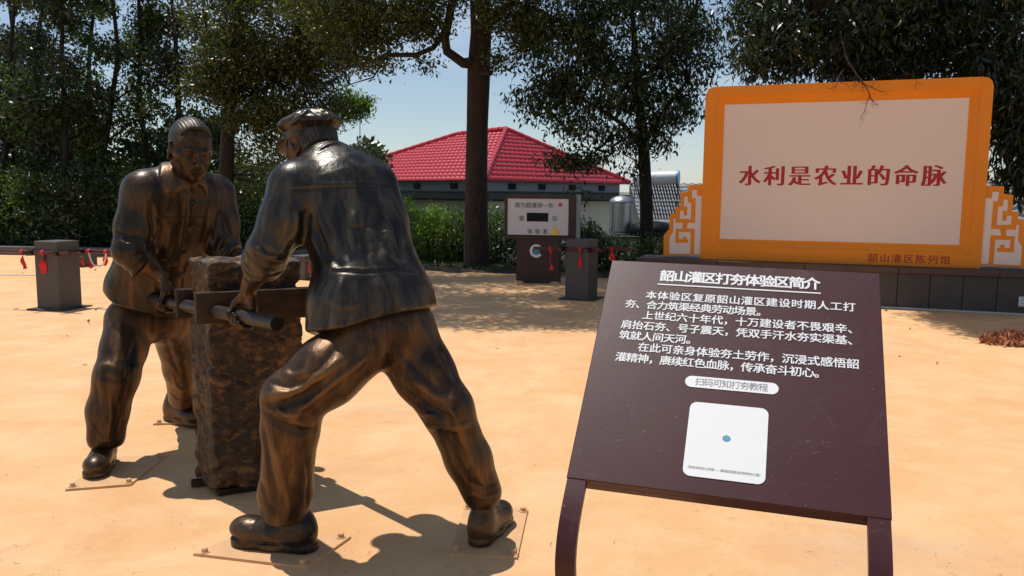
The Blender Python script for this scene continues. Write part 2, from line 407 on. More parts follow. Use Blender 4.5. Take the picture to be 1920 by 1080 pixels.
def rbox(c, h, A=None, rd=.005):
    c = np.asarray(c, float); A = np.eye(3) if A is None else np.asarray(A, float); h = np.asarray(h, float) - rd
    def f(P):
        q = np.abs((P - c) @ A.T) - h
        return np.sqrt((np.maximum(q, 0) ** 2).sum(1)) + np.minimum(q.max(1), 0) - rd
    return Prim(c, float(np.linalg.norm(h)) + rd, f)
def torus(c, n_, R, r):
    c = np.asarray(c, float); n_ = unit(n_)
    def f(P):
        q = P - c; s_ = q @ n_; rad = np.sqrt(np.maximum((q * q).sum(1) - s_ * s_, 0)); return np.sqrt((rad - R) ** 2 + s_ * s_) - r
    return Prim(c, R + r, f)
def seg_dist(P, poly):
    d = np.full(len(P), 9e9)
    for a, b in zip(poly[:-1], poly[1:]):
        ba = b - a; pa = P - a; h = np.clip(pa @ ba / (ba @ ba + 1e-12), 0, 1); q = pa - h[:, None] * ba; d = np.minimum(d, (q * q).sum(1))
    return np.sqrt(d)
def poly_sd(u, v, poly):
    """signed distance in pixels to a polygon, negative inside"""
    d = np.full(u.shape, 9e9); ins = np.zeros(u.shape, bool); n = len(poly)
    for i in range(n):
        ax, ay = poly[i]; bx, by = poly[(i + 1) % n]; ex, ey = bx - ax, by - ay; wx, wy = u - ax, v - ay
        h = np.clip((wx * ex + wy * ey) / (ex * ex + ey * ey + 1e-9), 0, 1); d = np.minimum(d, (wx - h * ex) ** 2 + (wy - h * ey) ** 2)
        c = ((ay > v) != (by > v)) & (u < (bx - ax) * (v - ay) / ((by - ay) if by != ay else 1e-9) + ax); ins ^= c
    d = np.sqrt(d); return np.where(ins, -d, d)

def eprofile(c, A, ratio, prof):
    """solid of an (elliptical) turned profile: prof = (radius, height) points from axis to axis"""
    c = np.asarray(c, float); R = max(r for r, z in prof) * max(1, ratio)
    def f(P):
        q = (P - c) @ A.T; rho = np.sqrt(q[:, 0] ** 2 + (q[:, 1] / ratio) ** 2); return poly_sd(rho, q[:, 2], prof)
    return Prim(c, R + .02, f)
class Shape:
    def __init__(s): s.ops = []; s.disp = []; s.post = []; s.glob = []; s.todo = []
    def add(s, p, k=.02): s.ops.append(('u', p, k)); return s
    def sub(s, p, k=.01): s.ops.append(('s', p, k)); return s
    def chain(s, pts, rads, k=.03):
        for i in range(len(pts) - 1): s.add(cone(pts[i], pts[i + 1], rads[i], rads[i + 1]), k)
        return s
    def raw(s, P, ops=None):
        d = np.full(len(P), .5)
        for op, p, k in (s.ops if ops is None else ops):
            if op == 'u': d = smin(d, p.f(P), k)
            else: d = smax(d, -p.f(P), k)
        return d
    def hits(s, uv):
        """march many view rays at once onto the undecorated surface"""
        uv = np.asarray(uv, float).reshape(-1, 2); dr = fwd + RGT * ((uv[:, :1] - 960) / FOC) - UPV * ((uv[:, 1:] - 540) / FOC); dr /= np.linalg.norm(dr, axis=1)[:, None]
        t = np.full(len(uv), 2.2); ok = np.zeros(len(uv), bool); us = [p for o_, p, k in s.ops if o_ == 'u']; c = np.mean([p.c for p in us], 0)
        for i in range(90):
            a = np.where(~ok & (t < 6.5))[0]
            if not len(a): break
            P = CAM + dr[a] * t[a, None]; d = s.raw(P); ok[a] = d < .0015; t[a] += np.where(d < .0015, 0, np.maximum(d * .8, .0015))
        return [CAM + dr[i] * t[i] if ok[i] else None for i in range(len(uv))]
    def hit(s, u, v): return s.hits([(u, v)])[0]
    def fold(s, pix, amp, wd):
        """a crease (amp<0) or a ridge (amp>0) running over the surface through the given points of the view"""
        s.todo.append(('f', pix, amp * 1.15, wd * .82)); return s
    def patch(s, poly, amp, soft=1.5, reach=.12):
        """an area raised (a collar, a pocket) whose outline is given as seen in the view"""
        s.todo.append(('p', poly, amp, (soft, reach))); return s
    def resolve(s):
        uv = []; spans = []
        for kind, pix, amp, x in s.todo:
            n0 = len(uv)
            if kind == 'p': uv.append((sum(p[0] for p in pix) / len(pix), sum(p[1] for p in pix) / len(pix)))
            else:
                for a, b in zip(pix[:-1], pix[1:]):
                    for t in (0, .34, .67): uv.append((a[0] + t * (b[0] - a[0]), a[1] + t * (b[1] - a[1])))
                uv.append(pix[-1])
            spans.append((n0, len(uv)))
        if not uv: return
        H = s.hits(uv)
        for (kind, pix, amp, x), (n0, n1) in zip(s.todo, spans):
            hs = [h for h in H[n0:n1] if h is not None]
            if not hs: continue
            if kind == 'p': s._patch(pix, amp, x[0], x[1], hs[0])
            else: s._fold(hs, amp, x)
        s.todo = []
    def _fold(s, pts, amp, wd):
        good = [pts[0]]
        for p in pts[1:]:
            if np.linalg.norm(p - good[-1]) < .3: good.append(p)
        if len(good) < 2: return
        n_ = len(good); c = np.mean(good, 0); r = max(np.linalg.norm(g - c) for g in good) + wd * 2.6; A = good
        def f(P):
            d = np.full(len(P), 9e9); tt = np.zeros(len(P))
            for i, (a, b) in enumerate(zip(A[:-1], A[1:])):
                ba = b - a; pa = P - a; hh = np.clip(pa @ ba / (ba @ ba + 1e-12), 0, 1); q = pa - hh[:, None] * ba; dd = (q * q).sum(1)
                m = dd < d; d = np.where(m, dd, d); tt = np.where(m, (i + hh) / (n_ - 1), tt)
            tap = np.clip(np.minimum(tt, 1 - tt) * 5 + .25, 0, 1)
            return amp * tap * np.exp(-d / (wd * wd))
        s.disp.append((c, r, f))
    def _patch(s, poly, amp, soft, reach, h):
        cu = sum(p[0] for p in poly) / len(poly); cv = sum(p[1] for p in poly) / len(poly)
        mm = np.linalg.norm(h - CAM) / FOC; r = max(math.hypot(p[0] - cu, p[1] - cv) for p in poly) * mm + reach
        def f(P):
            u, v = proj(P); d = poly_sd(u, v, poly); w_ = 1 / (1 + np.exp(np.clip(d / soft * 2, -30, 30)))
            return amp * w_ * (np.abs((P - h) @ fwd) < reach + .05)
        s.disp.append((h, r, f))
    def line3(s, pts, amp, wd):
        A = [np.asarray(p, float) for p in pts]; c = np.mean(A, 0); r = max(np.linalg.norm(g - c) for g in A) + wd * 2.6
        s.disp.append((c, r, lambda P: amp * np.exp(-(seg_dist(P, A) / wd) ** 2))); return s
    def sizer(s, amp, sc=14.0, seed=0):
        r_ = np.random.default_rng(seed); K = [(r_.normal(size=3), r_.uniform(0, 6.28), sc * (1.0 + .45 * i)) for i in range(7)]
        def f(P):
            t = 0
            for i, (k, ph, q) in enumerate(K): t = t + np.sin(P @ (unit(k) * q) + ph + 1.3 * np.sin(P @ (unit(k[::-1]) * q * .6))) / (1 + .35 * i)
            return amp * t / 3
        s.glob.append(f); return s
    def mesh(s, vox=.004, B=16):
        s.resolve()
        us = [(p, k) for o_, p, k in s.ops if o_ == 'u']
        lo = np.min([p.c - p.r for p, k in us], 0) - .03; hi = np.max([p.c + p.r for p, k in us], 0) + .03
        i0 = np.floor(lo / vox).astype(int); nb = np.ceil((hi - lo) / vox / B).astype(int) + 1
        g = vdb.FloatGrid(.05); g.transform = vdb.createLinearTransform(voxelSize=vox)
        rb = B * vox * .87; ax = np.arange(B); off = np.stack(np.meshgrid(ax, ax, ax, indexing='ij'), -1).reshape(-1, 3) * vox
        cs = np.stack(np.meshgrid(*[np.arange(n_) for n_ in nb], indexing='ij'), -1).reshape(-1, 3); cen = (i0 + cs * B) * vox + B * vox / 2
        dc = np.full(len(cen), 9.0)
        for p, k in us: dc = np.minimum(dc, np.linalg.norm(cen - p.c, axis=1) - p.r)
        keep = dc < rb + .05; cs = cs[keep]; cen = cen[keep]
        for cb, c in zip(cs, cen):
            ops = [(o_, p, k) for o_, p, k in s.ops if np.linalg.norm(c - p.c) - p.r < rb + k + .04]
            if not any(o_ == 'u' for o_, p, k in ops): continue
            dm = float(s.raw(c[None], ops)[0])
            if dm > rb * 1.15 + .06: continue
            org = (i0 + cb * B)
            if dm < -rb * 1.25 - .05 and not s.post:
                g.fill(tuple(int(x) for x in org), tuple(int(x) for x in org + B - 1), -.05); continue
            P = off + org * vox; d = s.raw(P, ops)
            for dcn, r, f in s.disp:
                if np.linalg.norm(c - dcn) < r + rb: d = d - f(P)
            for f in s.glob: d = d - f(P)
            for f in s.post: d = f(P, d)
            d = np.clip(d, -.05, .05)
            if d.min() > .049: continue
            g.copyFromArray(d.reshape(B, B, B).astype(np.float32), ijk=tuple(int(x) for x in org))
        r = g.convertToPolygons(isovalue=0.0, adaptivity=0.0)
        pts, tris, quads = r if len(r) == 3 else (r[0], np.zeros((0, 3), int), r[1])
        return np.asarray(pts, float), np.asarray(quads)[:, ::-1]
    def build(s, name, mat, parent, vox=.004, relax=1):
        t0 = time.time(); pts, q = s.mesh(vox)
        # light relaxation removes the voxel stair-steps
        for it in range(relax):
            N = len(pts); I = np.concatenate([q[:, [0, 1]], q[:, [1, 2]], q[:, [2, 3]], q[:, [3, 0]]]); I = np.concatenate([I, I[:, ::-1]])
            cnt = np.bincount(I[:, 0], minlength=N); acc = np.stack([np.bincount(I[:, 0], weights=pts[I[:, 1], k], minlength=N) for k in range(3)], 1)
            pts = pts + (.5 if it % 2 == 0 else .35) * (acc / np.maximum(cnt, 1)[:, None] - pts)
        rel = np.zeros(len(pts))
        for dcn, r, f in s.disp:
            m = ((pts - dcn) ** 2).sum(1) < r * r
            if m.any(): rel[m] += f(pts[m])
        o = mesh_obj(name, pts, q, mat, parent, True, None, True)
        at = o.data.attributes.new('relief', 'FLOAT', 'POINT'); at.data.foreach_set('value', np.clip(.5 + rel / .024, 0, 1).astype(np.float32))
        print('SDF', name, len(pts), round(time.time() - t0, 2)); return o
# ------------------------------------------------------------------ ground
def grid(x0, x1, y0, y1, nx, ny, zf):
    xs = np.linspace(x0, x1, nx); ys = np.linspace(y0, y1, ny); X, Y = np.meshgrid(xs, ys); Z = zf(X, Y)
    v = np.stack([X, Y, Z], -1).reshape(-1, 3); i = np.arange(ny - 1)[:, None] * nx + np.arange(nx - 1)[None]; f = np.stack([i, i + 1, i + nx + 1, i + nx], -1).reshape(-1, 4)
    return v, f
def terr(X, Y):
    t = np.clip((Y - 17.6 - .1 * np.clip(-X - 6, 0, 8)) / 5.0, 0, 1); t = t * t * (3 - 2 * t); return -.012 - 3.0 * t
v_, f_ = grid(-160, 160, -30, 420, 161, 226, terr)
tag(mesh_obj('ground', v_, f_, MT['far'], smooth=True), kind='structure')
# plaza: sand coloured screed, very slightly uneven
EDGE = [(-40, 17.3), (-12.0, 16.7), (-8.0, 16.3), (-4.6, 15.7), (-3.0, 14.6), (-1.8, 13.9), (-.4, 13.5), (1.4, 12.9), (2.3, 12.4)]
def edge_y(x): return np.interp(x, [p[0] for p in EDGE], [p[1] for p in EDGE]) + .06 * np.sin(x * 2.3) + .04 * np.sin(x * 7.1)
mb = MB(); xs = list(np.linspace(-40, 2.6, 240)); vs = []
for x in xs: vs += [(x, -12, 0), (x, float(edge_y(x)), 0)]
mb.add(vs, [(2 * i, 2 * i + 2, 2 * i + 3, 2 * i + 1) for i in range(len(xs) - 1)])
mb.add([(2.6, -12, 0), (22, -12, 0), (22, 9.0, 0), (12, 9.0, 0), (2.6, 12.5, 0)], [(0, 1, 2, 3, 4)])
tag(mb.build('plaza', MT['ground']), kind='structure')
# planting bed beyond the plaza
def bedz(X, Y): return -.006 + .05 * np.clip((Y - edge_y(X)) / .5, -.1, 1) + .015 * np.sin(X * 5.1) * np.sin(Y * 4.3) + .01 * np.sin(X * 13 + Y * 9) - 3.0 * np.clip((Y - 17.8) / 5, 0, 1) ** 2 * 1.0
v_, f_ = grid(-16, 9.5, 11.2, 19, 150, 70, bedz)
keep = v_[f_[:, 0], 1] > edge_y(v_[f_[:, 0], 0]) - .35
keep &= (v_[f_[:, 0], 0] * .348 + v_[f_[:, 0], 1] * .937 > 11.05) | (v_[f_[:, 0], 0] < 1.6)
tag(mesh_obj('planting_bed', v_, f_[keep], MT['soil'], smooth=True), kind='structure')

# low kerb along the back of the plaza on the left
root = empty('kerb', (-8, 16.45, 0), 'low grey stone kerb along the back edge of the plaza, behind the granite posts', 'kerb')
kp0, kp1 = V(-14.5, 16.95, 0), V(-3.4, 15.75, 0); e = unit(kp1 - kp0); n_ = V(-e[1], e[0], 0)
block = MB().box((0, 0, 0), (.985, .16, .19), np.array([e, n_, V(0, 0, 1)]), .012).build('kerb_block', MT['curb'], root)
Lk = np.linalg.norm(kp1 - kp0)
for i in range(int(Lk)):
    o = block if i == 0 else block.copy()
    if i: COL.objects.link(o); o.parent = root
    c = kp0 + e * (i + .5); o.location = Vector((c[0] + 8, c[1] - 16.45, .075))

# ------------------------------------------------------------------ slab-faced wall that carries the slogan board
E1 = unit((.937, -.348, 0)); N1 = V(.348, .937, 0); N1 /= np.linalg.norm(N1); Z1 = V(0, 0, 1)
D0 = at_z(1645, 577) @ N1
def wp(s_, off, z): return E1 * s_ + N1 * (D0 + off) + Z1 * z
root = empty('retaining_wall', wp(.2, .3, 0), 'low wall faced with dark stone slabs and a brown coping, under the orange slogan board', 'wall')
S0, S1, WH = -2.15, 4.0, .50
MB().box(wp((S0 + S1) / 2, .34, .21), (S1 - S0 - .04, .60, .42), np.array([E1, N1, Z1])).build('core', MT['wallstone'], root, world=True)
pw = (S1 - S0) / 18
for i in range(18):
    j = random.uniform(-.002, .002)
    MB().box(wp(S0 + (i + .5) * pw, .0 + .018 + j, .21), (pw - .007, .036, .415), np.array([E1, N1, Z1]), .002).build('slab', MT['wallstone'], root, world=True)
for i in range(6):
    cw = (S1 - S0 + .06) / 6
    MB().box(wp(S0 - .03 + (i + .5) * cw, .30, .4575), (cw - .004, .69, .072), np.array([E1, N1, Z1]), .006).build('coping', MT['cap'], root, world=True)
MB().box(wp((S0 + S1) / 2, -.010, .012), (S1 - S0, .022, .020), np.array([E1, N1, Z1])).build('metal_strip', MT['steel'], root, world=True)
root = empty('wall_lamp', wp(2.20, -.02, .15), 'small white louvred lamp box low on the dark slab wall', 'lamp')
MB().box(wp(2.23, -.022, .155), (.13, .035, .11), np.array([E1, N1, Z1]), .004).build('housing', MT['white'], root, world=True)
for i in range(4):
    MB().box(wp(2.23, -.043, .115 + i * .026), (.112, .006, .006), np.array([E1, N1, Z1])).build('louvre', MT['grey'], root, world=True)

# ------------------------------------------------------------------ lettering
def text_mesh(body, size=1.0, space=1.0, offset=0.0, shifts=(0,)):
    """flat lettering as a mesh in its own x/y plane, origin at the left end of the line"""
    c = bpy.data.curves.new('t', 'FONT'); c.body = body; c.size = size; c.space_character = space; c.resolution_u = 3
    o = bpy.data.objects.new('t', c); COL.objects.link(o); bpy.context.view_layer.update()
    m = bpy.data.meshes.new_from_object(o); v = np.array([x.co[:] for x in m.vertices]) if len(m.vertices) else np.zeros((0, 3)); f = [tuple(p.vertices) for p in m.polygons]
    bpy.data.objects.remove(o); bpy.data.curves.remove(c); bpy.data.meshes.remove(m)
    V_ = []; F_ = []
    for i, s_ in enumerate(shifts):
        n0 = len(V_); w_ = v.copy(); w_[:, 0] += (s_[0] if isinstance(s_, tuple) else s_) * size; w_[:, 1] += (s_[1] if isinstance(s_, tuple) else 0) * size; w_[:, 2] = i * .00012; V_ += [tuple(p) for p in w_]; F_ += [tuple(k + n0 for k in t) for t in f]
    return np.array(V_), F_
def text_on(name, body, o, ex, ey, ez, x0, x1, ybase, size, mat, parent, offset=.012, shifts=(0,), lift=.0015, squash=1.0):
    """a line of lettering from x0 to x1 in the frame (o, ex, ey), standing lift in front of it"""
    a, _ = text_mesh(body, size, 1.0, offset, (0,)); w1 = np.ptp(a[:, 0]); b, _ = text_mesh(body, size, 1.5, offset, (0,)); w2 = np.ptp(b[:, 0])
    sp = 1.0 + (x1 - x0 - w1) / max(1e-6, (w2 - w1)) * .5 if len(body) > 1 else 1.0
    v, f = text_mesh(body, size, max(.7, sp), offset, shifts); v[:, 0] -= v[:, 0].min()
    k = (x1 - x0) / max(1e-6, np.ptp(v[:, 0])) if sp < .7 else 1.0
    P = o + np.outer(x0 + v[:, 0] * k, ex) + np.outer(ybase + v[:, 1] * squash, ey) + np.outer(lift + v[:, 2], ez)
    return mesh_obj(name, P, f, mat, parent, world=True)

# ------------------------------------------------------------------ the orange slogan board
BOFF = .16
root = empty('slogan_board', wp(.205, BOFF, WH), 'big orange framed board with red slogan 水利是农业的命脉 on a beige field', 'board')
def brd(s_, z, off=0.0): return wp(s_, BOFF + off, z)
Bz0, Bz1 = .495, 2.665; Bs0, Bs1 = -1.385, 1.795; ch = .11
outer = [(Bs0, Bz0), (Bs1, Bz0), (Bs1, Bz1 - ch), (Bs1 - .02, Bz1 - .045), (Bs1 - .06, Bz1 - .012), (Bs1 - ch - .02, Bz1), (Bs0 + ch, Bz1 - .005), (Bs0 + .03, Bz1 - .03), (Bs0, Bz1 - ch)]
Is0, Is1, Iz0, Iz1 = -1.150, 1.568, .760, 2.440; bw = .105
Os0, Os1, Oz0, Oz1 = Is0 - bw, Is1 + bw, Iz0 - bw * .9, Iz1 + bw
# front frame as a ring of quads between the outer outline and the moulding
ringo = [(Bs0, Bz0), (Os0, Bz0), (Os1, Bz0), (Bs1, Bz0), (Bs1, Oz0), (Bs1, Oz1), (Bs1, Bz1 - ch), (Bs1 - .02, Bz1 - .045), (Bs1 - .06, Bz1 - .012), (Bs1 - ch - .02, Bz1), (Os1, Bz1 - .001), (Os0, Bz1 - .004), (Bs0 + ch, Bz1 - .005), (Bs0 + .03, Bz1 - .03), (Bs0, Bz1 - ch), (Bs0, Oz1), (Bs0, Oz0)]
ringi = [(Os0, Oz0), (Os0, Oz0), (Os1, Oz0), (Os1, Oz0), (Os1, Oz0), (Os1, Oz1), (Os1, Oz1), (Os1, Oz1), (Os1, Oz1), (Os1, Oz1), (Os1, Oz1), (Os0, Oz1), (Os0, Oz1), (Os0, Oz1), (Os0, Oz1), (Os0, Oz1), (Os0, Oz0)]
mb = MB(); n = len(ringo); vs = [brd(s_, z) for s_, z in ringo] + [brd(s_, z) for s_, z in ringi] + [brd(s_, z, .30) for s_, z in ringo]
fs = []
for i in range(n):
    j = (i + 1) % n
    fs.append((i, j, n + j, n + i) if ringi[i] != ringi[j] else (i, j, n + i)); fs.append((j, i, 2 * n + i, 2 * n + j))
fs.append(tuple(2 * n + i for i in range(n))[::-1]); mb.add(vs, fs).build('frame', MT['orange'], root, world=True)
mb = MB(); c4 = [(Os0, Oz0), (Os1, Oz0), (Os1, Oz1), (Os0, Oz1)]; m4 = [(Is0 - .022, Iz0 - .022), (Is1 + .022, Iz0 - .022), (Is1 + .022, Iz1 + .022), (Is0 - .022, Iz1 + .022)]; i4 = [(Is0, Iz0), (Is1, Iz0), (Is1, Iz1), (Is0, Iz1)]
vs = [brd(*p) for p in c4] + [brd(*p, .012) for p in c4] + [brd(*p, .058) for p in m4] + [brd(*p, .062) for p in i4]
mb.add(vs, [(a * 4 + i, a * 4 + (i + 1) % 4, (a + 1) * 4 + (i + 1) % 4, (a + 1) * 4 + i) for a in range(3) for i in range(4)]).build('moulding', MT['orange'], root, world=True)
MB().add([brd(*p, .0618) for p in [(Is0 - .002, Iz0 - .002), (Is1 + .002, Iz0 - .002), (Is1 + .002, Iz1 + .002), (Is0 - .002, Iz1 + .002)]], [(0, 1, 2, 3)]).build('panel', MT['beige'], root, world=True)
OB = brd(0, 0, .0618); SH = (-.034, -.022, -.011, 0, .011, .022, .034)
# slogan: heavy uprights and thin level strokes
text_on('slogan', '水利是农业的命脉', OB, E1, Z1, -N1, -.945, 1.375, 1.46, .262, MT['redpaint'], root, -.004, (-.038, -.026, -.013, 0, .013, .026, .038), .0015)
text_on('caption', '韶山灌区陈列馆', brd(0, 0), E1, Z1, -N1, .60, 1.475, .540, .112, MT['deepred'], root, .002, (-.016, 0, .016), .0015)
# stepped side wings with a raised meander
def cr(x, y):                                     # coordinates measured on the left wing -> place on the wall plane
    u, v = 1120 + x / 4.908, 300 + y / 4.908; d = ray(u, v); t = (D0 + BOFF + .02 - CAM @ N1) / (d @ N1); P = CAM + d * t; return float(P @ E1), float(P[2])
wing = [(975, 225), (840, 230), (835, 290), (765, 300), (762, 430), (715, 435), (715, 490), (668, 500), (660, 635), (610, 695), (607, 880), (975, 880)]
P1 = [(872, 278), (918, 275), (918, 328), (968, 328), (952, 868), (890, 866), (897, 632), (820, 630), (835, 578), (900, 578), (905, 352), (872, 352)]
P2 = [(800, 338), (832, 338), (832, 392), (865, 395), (862, 545), (758, 540), (762, 468), (795, 468), (795, 510), (825, 510), (830, 430), (798, 428)]
P3 = [(702, 538), (720, 540), (720, 578), (790, 580), (783, 632), (722, 632), (718, 762), (838, 762), (838, 732), (820, 730), (820, 705), (787, 705), (787, 728), (750, 728), (750, 663), (858, 665), (855, 866), (660, 862), (665, 708), (698, 662)]
for mir in (0, 1):
    def mm(pts): return [((.41 - s_) if mir else s_, max(z, .497)) for s_, z in (cr(*p) for p in pts)]
    w_ = mm(wing); w_ = [(min(max(s_, -9), Bs0 - .001) if not mir else max(s_, Bs1 + .001), z) for s_, z in w_]
    MB().prism(w_, wp(0, BOFF + .02, 0), E1, Z1, -N1, -.16, 0).build('wing', MT['orange'], root, world=True)
    for P_ in (P1, P2, P3):
        MB().prism([(s_, z) for s_, z in mm(P_)], wp(0, BOFF + .02, 0), E1, Z1, -N1, .0005, .007).build('meander', MT['beige'], root, world=True)

# ------------------------------------------------------------------ tilted information sign
A_, B_, C_, D_ = V(.311, 2.648, 1.300 - .209), V(1.075, 2.411, 1.300 - .222), V(.914, 1.876, 1.300 - .766), V(.150, 2.113, 1.300 - .752)
root = empty('information_sign', (.62, 2.3, 0), 'tilted maroon sign on two curved legs, white Chinese lettering and a white card', 'sign')
ex = unit(B_ - A_); ey0 = unit(A_ - D_); ez = unit(np.cross(ex, ey0)); ey = np.cross(ez, ex); W_ = .80; Hh = .779
O_ = D_ * .5 + A_ * .5 + (C_ + B_) * 0; O_ = D_.copy()
ds = .0
MB().box(O_ + ex * W_ / 2 + ey * Hh / 2 - ez * .0125, (W_, Hh, .025), np.array([ex, ey, ez]), .002).build('panel', MT['maroon'], root, world=True)
MB().box(O_ + ex * W_ / 2 + ey * .012 - ez * .040, (W_ - .06, .022, .030), np.array([ex, ey, ez]), .002).build('lower_rail', MT['maroon'], root, world=True)
def signuv(u, v):
    d = ray(u, v); t = ((O_ - CAM) @ ez) / (d @ ez); P = CAM + d * t - O_; return float(P @ ex), float(P @ ey)
down = V(0, 0, -1); back = unit(V(-ey[0] * -1, -ey[1] * -1, 0))
def sm(p):
    for _ in range(3):
        q_ = [p[0]]
        for a, b in zip(p[:-1], p[1:]): q_ += [a * .75 + b * .25, a * .25 + b * .75]
        p = q_ + [p[-1]]
    return p
for sx in (.028, W_ - .028):
    # flat steel legs: leave the panel along its slope, bend, and run down to the ground
    p0 = O_ + ex * sx - ez * .0135; ctr = []
    hz = unit(V(ey[0], ey[1], 0))
    path = sm([p0 + ey * .0 - ez * .0, p0 - ey * .07, p0 - ey * .13 - V(0, 0, .01), p0 - ey * .165 - V(0, 0, .06), p0 - ey * .16 - V(0, 0, .14) + hz * .015, p0 - ey * .10 - V(0, 0, .26) + hz * .03, p0 - ey * .04 - V(0, 0, .36) + hz * .04])
    end = path[-1].copy(); end = end + (path[-1] - path[-2]) / (path[-2][2] - path[-1][2]) * end[2]; path.append(V(end[0], end[1], .006))
    mb = MB(); rows_ = []
    for i, p in enumerate(path):
        t = unit(path[min(i + 1, len(path) - 1)] - path[max(i - 1, 0)]); nn = unit(np.cross(ex, t)); rows_.append([p - ex * .026 - nn * .011, p + ex * .026 - nn * .011, p + ex * .026 + nn * .011, p - ex * .026 + nn * .011])
    vs = [q_ for r in rows_ for q_ in r]; fs = [(i * 4 + k, i * 4 + (k + 1) % 4, (i + 1) * 4 + (k + 1) % 4, (i + 1) * 4 + k) for i in range(len(path) - 1) for k in range(4)] + [(3, 2, 1, 0), tuple((len(path) - 1) * 4 + k for k in range(4))]
    lg = mb.add(vs, fs).build('leg', MT['maroon'], root, world=True)
    m_ = lg.modifiers.new('bevel', 'BEVEL'); m_.width = .003; m_.segments = 2
def sline(body, L_, R_, name='lettering', mat=None, off=.014, hpx=None):
    off = off * 1.15
    """L_, R_: pixel of the lower-left and lower-right ends of the line"""
    a = signuv(*L_); b = signuv(*R_); yb = (a[1] + b[1]) / 2
    text_on(name, body, O_, ex, ey, ez, a[0], b[0], yb, hpx, mat or MT['white'], root, 0, [(x * off, y * off) for x, y in ((-1, -1), (1, -1), (1, 1), (-1, 1), (0, 0))], .0012)
k = lambda x, y: (1130 + x / 3.491, 480 + y / 3.491)
sline('韶山灌区打夯体验区简介', k(370, 160), k(1420, 212), 'heading', off=.022, hpx=.0475)
a = signuv(*k(360, 186)); b = signuv(*k(1428, 246))
MB().box(O_ + ex * (a[0] + b[0]) / 2 + ey * (a[1] + b[1]) / 2 + ez * .0012, (b[0] - a[0], .0042, .001), np.array([ex, ey, ez])).build('underline', MT['white'], root, world=True)
FS = .0345
for t_, l_, r_ in [('本体验区复原韶山灌区建设时期人工打', (280, 279), (1652, 358)), ('夯、合力筑渠经典劳动场景。', (145, 332), (1030, 392)), ('上世纪六十年代，十万建设者不畏艰辛、', (258, 410), (1630, 503)),
                   ('肩抬石夯、号子震天，凭双手汗水夯实渠基、', (118, 468), (1630, 580)), ('筑就人间天河。', (105, 538), (570, 575)), ('在此可亲身体验夯土劳作，沉浸式感悟韶', (228, 620), (1675, 735)), ('灌精神，赓续红色血脉，传承奋斗初心。', (80, 682), (1412, 795))]:
    sline(t_, k(*l_), k(*r_), hpx=FS)
a = signuv(1285, 712); b = signuv(1460, 728); cy = (a[1] + b[1]) / 2 - .004
P = rrect(a[0], cy - .0185, b[0], cy + .0185, .0184, 6)
MB().prism(P, O_, ex, ey, ez, .0008, .0016).build('pill_label', MT['white'], root, world=True)
text_on('lettering', '扫码可知打夯教程', O_, ex, ey, ez, a[0] + .028, b[0] - .028, cy - .0095, .027, MT['greytext'], root, .002, (0,), .0022)
q0 = signuv(1281, 890); q1 = signuv(1440, 770); q2 = signuv(1360, 900)
cx0, cx1 = signuv(1286, 830)[0], signuv(1438, 838)[0]; cyt = signuv(1365, 760)[1]; cyb = signuv(1360, 901)[1]
MB().prism(rrect(cx0, cyb, cx1, cyt, .020, 6), O_, ex, ey, ez, .0008, .0022).build('white_card', MT['white'], root, world=True)
text_on('lettering', '《亲身体验夯土筑渠——解锁韶灌建设的精神与力量》', O_, ex, ey, ez, cx0 + .012, cx1 - .012, cyb + .022, .0088, MT['greytext'], root, .002, (0,), .0028)
em = ((cx0 + cx1) / 2, (cyt + cyb) / 2 + .010)
def arc(cx, cy, r0, r1, a0, a1, n=20): return [(cx + r1 * math.cos(math.radians(a0 + (a1 - a0) * i / n)), cy + r1 * math.sin(math.radians(a0 + (a1 - a0) * i / n))) for i in range(n + 1)] + [(cx + r0 * math.cos(math.radians(a1 - (a1 - a0) * i / n)), cy + r0 * math.sin(math.radians(a1 - (a1 - a0) * i / n))) for i in range(n + 1)]
MB().prism([(em[0] + .011 * math.cos(a_), em[1] + .011 * math.sin(a_)) for a_ in np.linspace(math.pi, 2 * math.pi, 10)], O_, ex, ey, ez, .0024, .0030).build('emblem', MT['blueprint'], root, world=True)
MB().prism([(em[0] - .010, em[1] + .002), (em[0] + .010, em[1] + .002), (em[0] + .006, em[1] + .006), (em[0] + .002, em[1] + .006), (em[0], em[1] + .011), (em[0] - .002, em[1] + .006), (em[0] - .006, em[1] + .006)], O_, ex, ey, ez, .0024, .0030).build('emblem', MT['greenprint'], root, world=True)

# ------------------------------------------------------------------ counter kiosk
kx = unit(at_z(1048, 533) - at_z(967, 530)); kx = unit(V(kx[0], kx[1] * .6, 0)); kn = V(kx[1], -kx[0], 0)
Kc = V(.372, 11.95, 0); root = empty('counter_kiosk', tuple(Kc), 'dark maroon display stand with a pale panel, black counter window and round emblem', 'display stand')
AX = np.array([kx, -kn, Z1]); kp = lambda x, z, o=0.0: Kc + kx * x + Z1 * z + kn * o
kL = -.50; kR = .545; kb, kt = .655, 1.295
MB().box(kp(-.0, .33, -.16), (.635, .30, .66), AX, .004).build('pedestal', MT['kmaroon'], root, world=True)
MB().box(kp((kL + kR) / 2, (kb + kt) / 2, -.17), (kR - kL, .30, kt - kb), AX, .004).build('cabinet', MT['kmaroon'], root, world=True)
for c_, sz in (((kL + kR) / 2, (kR - kL, .03, .055)),):
    MB().box(kp(c_, kt - .028, -.008), sz, AX, .003).build('bezel', MT['kmaroon'], root, world=True); MB().box(kp(c_, kb + .02, -.008), (kR - kL, .03, .04), AX, .003).build('bezel', MT['kmaroon'], root, world=True)
MB().box(kp(kL + .022, (kb + kt) / 2, -.008), (.044, .03, kt - kb - .097), AX, .003).build('bezel', MT['kmaroon'], root, world=True)
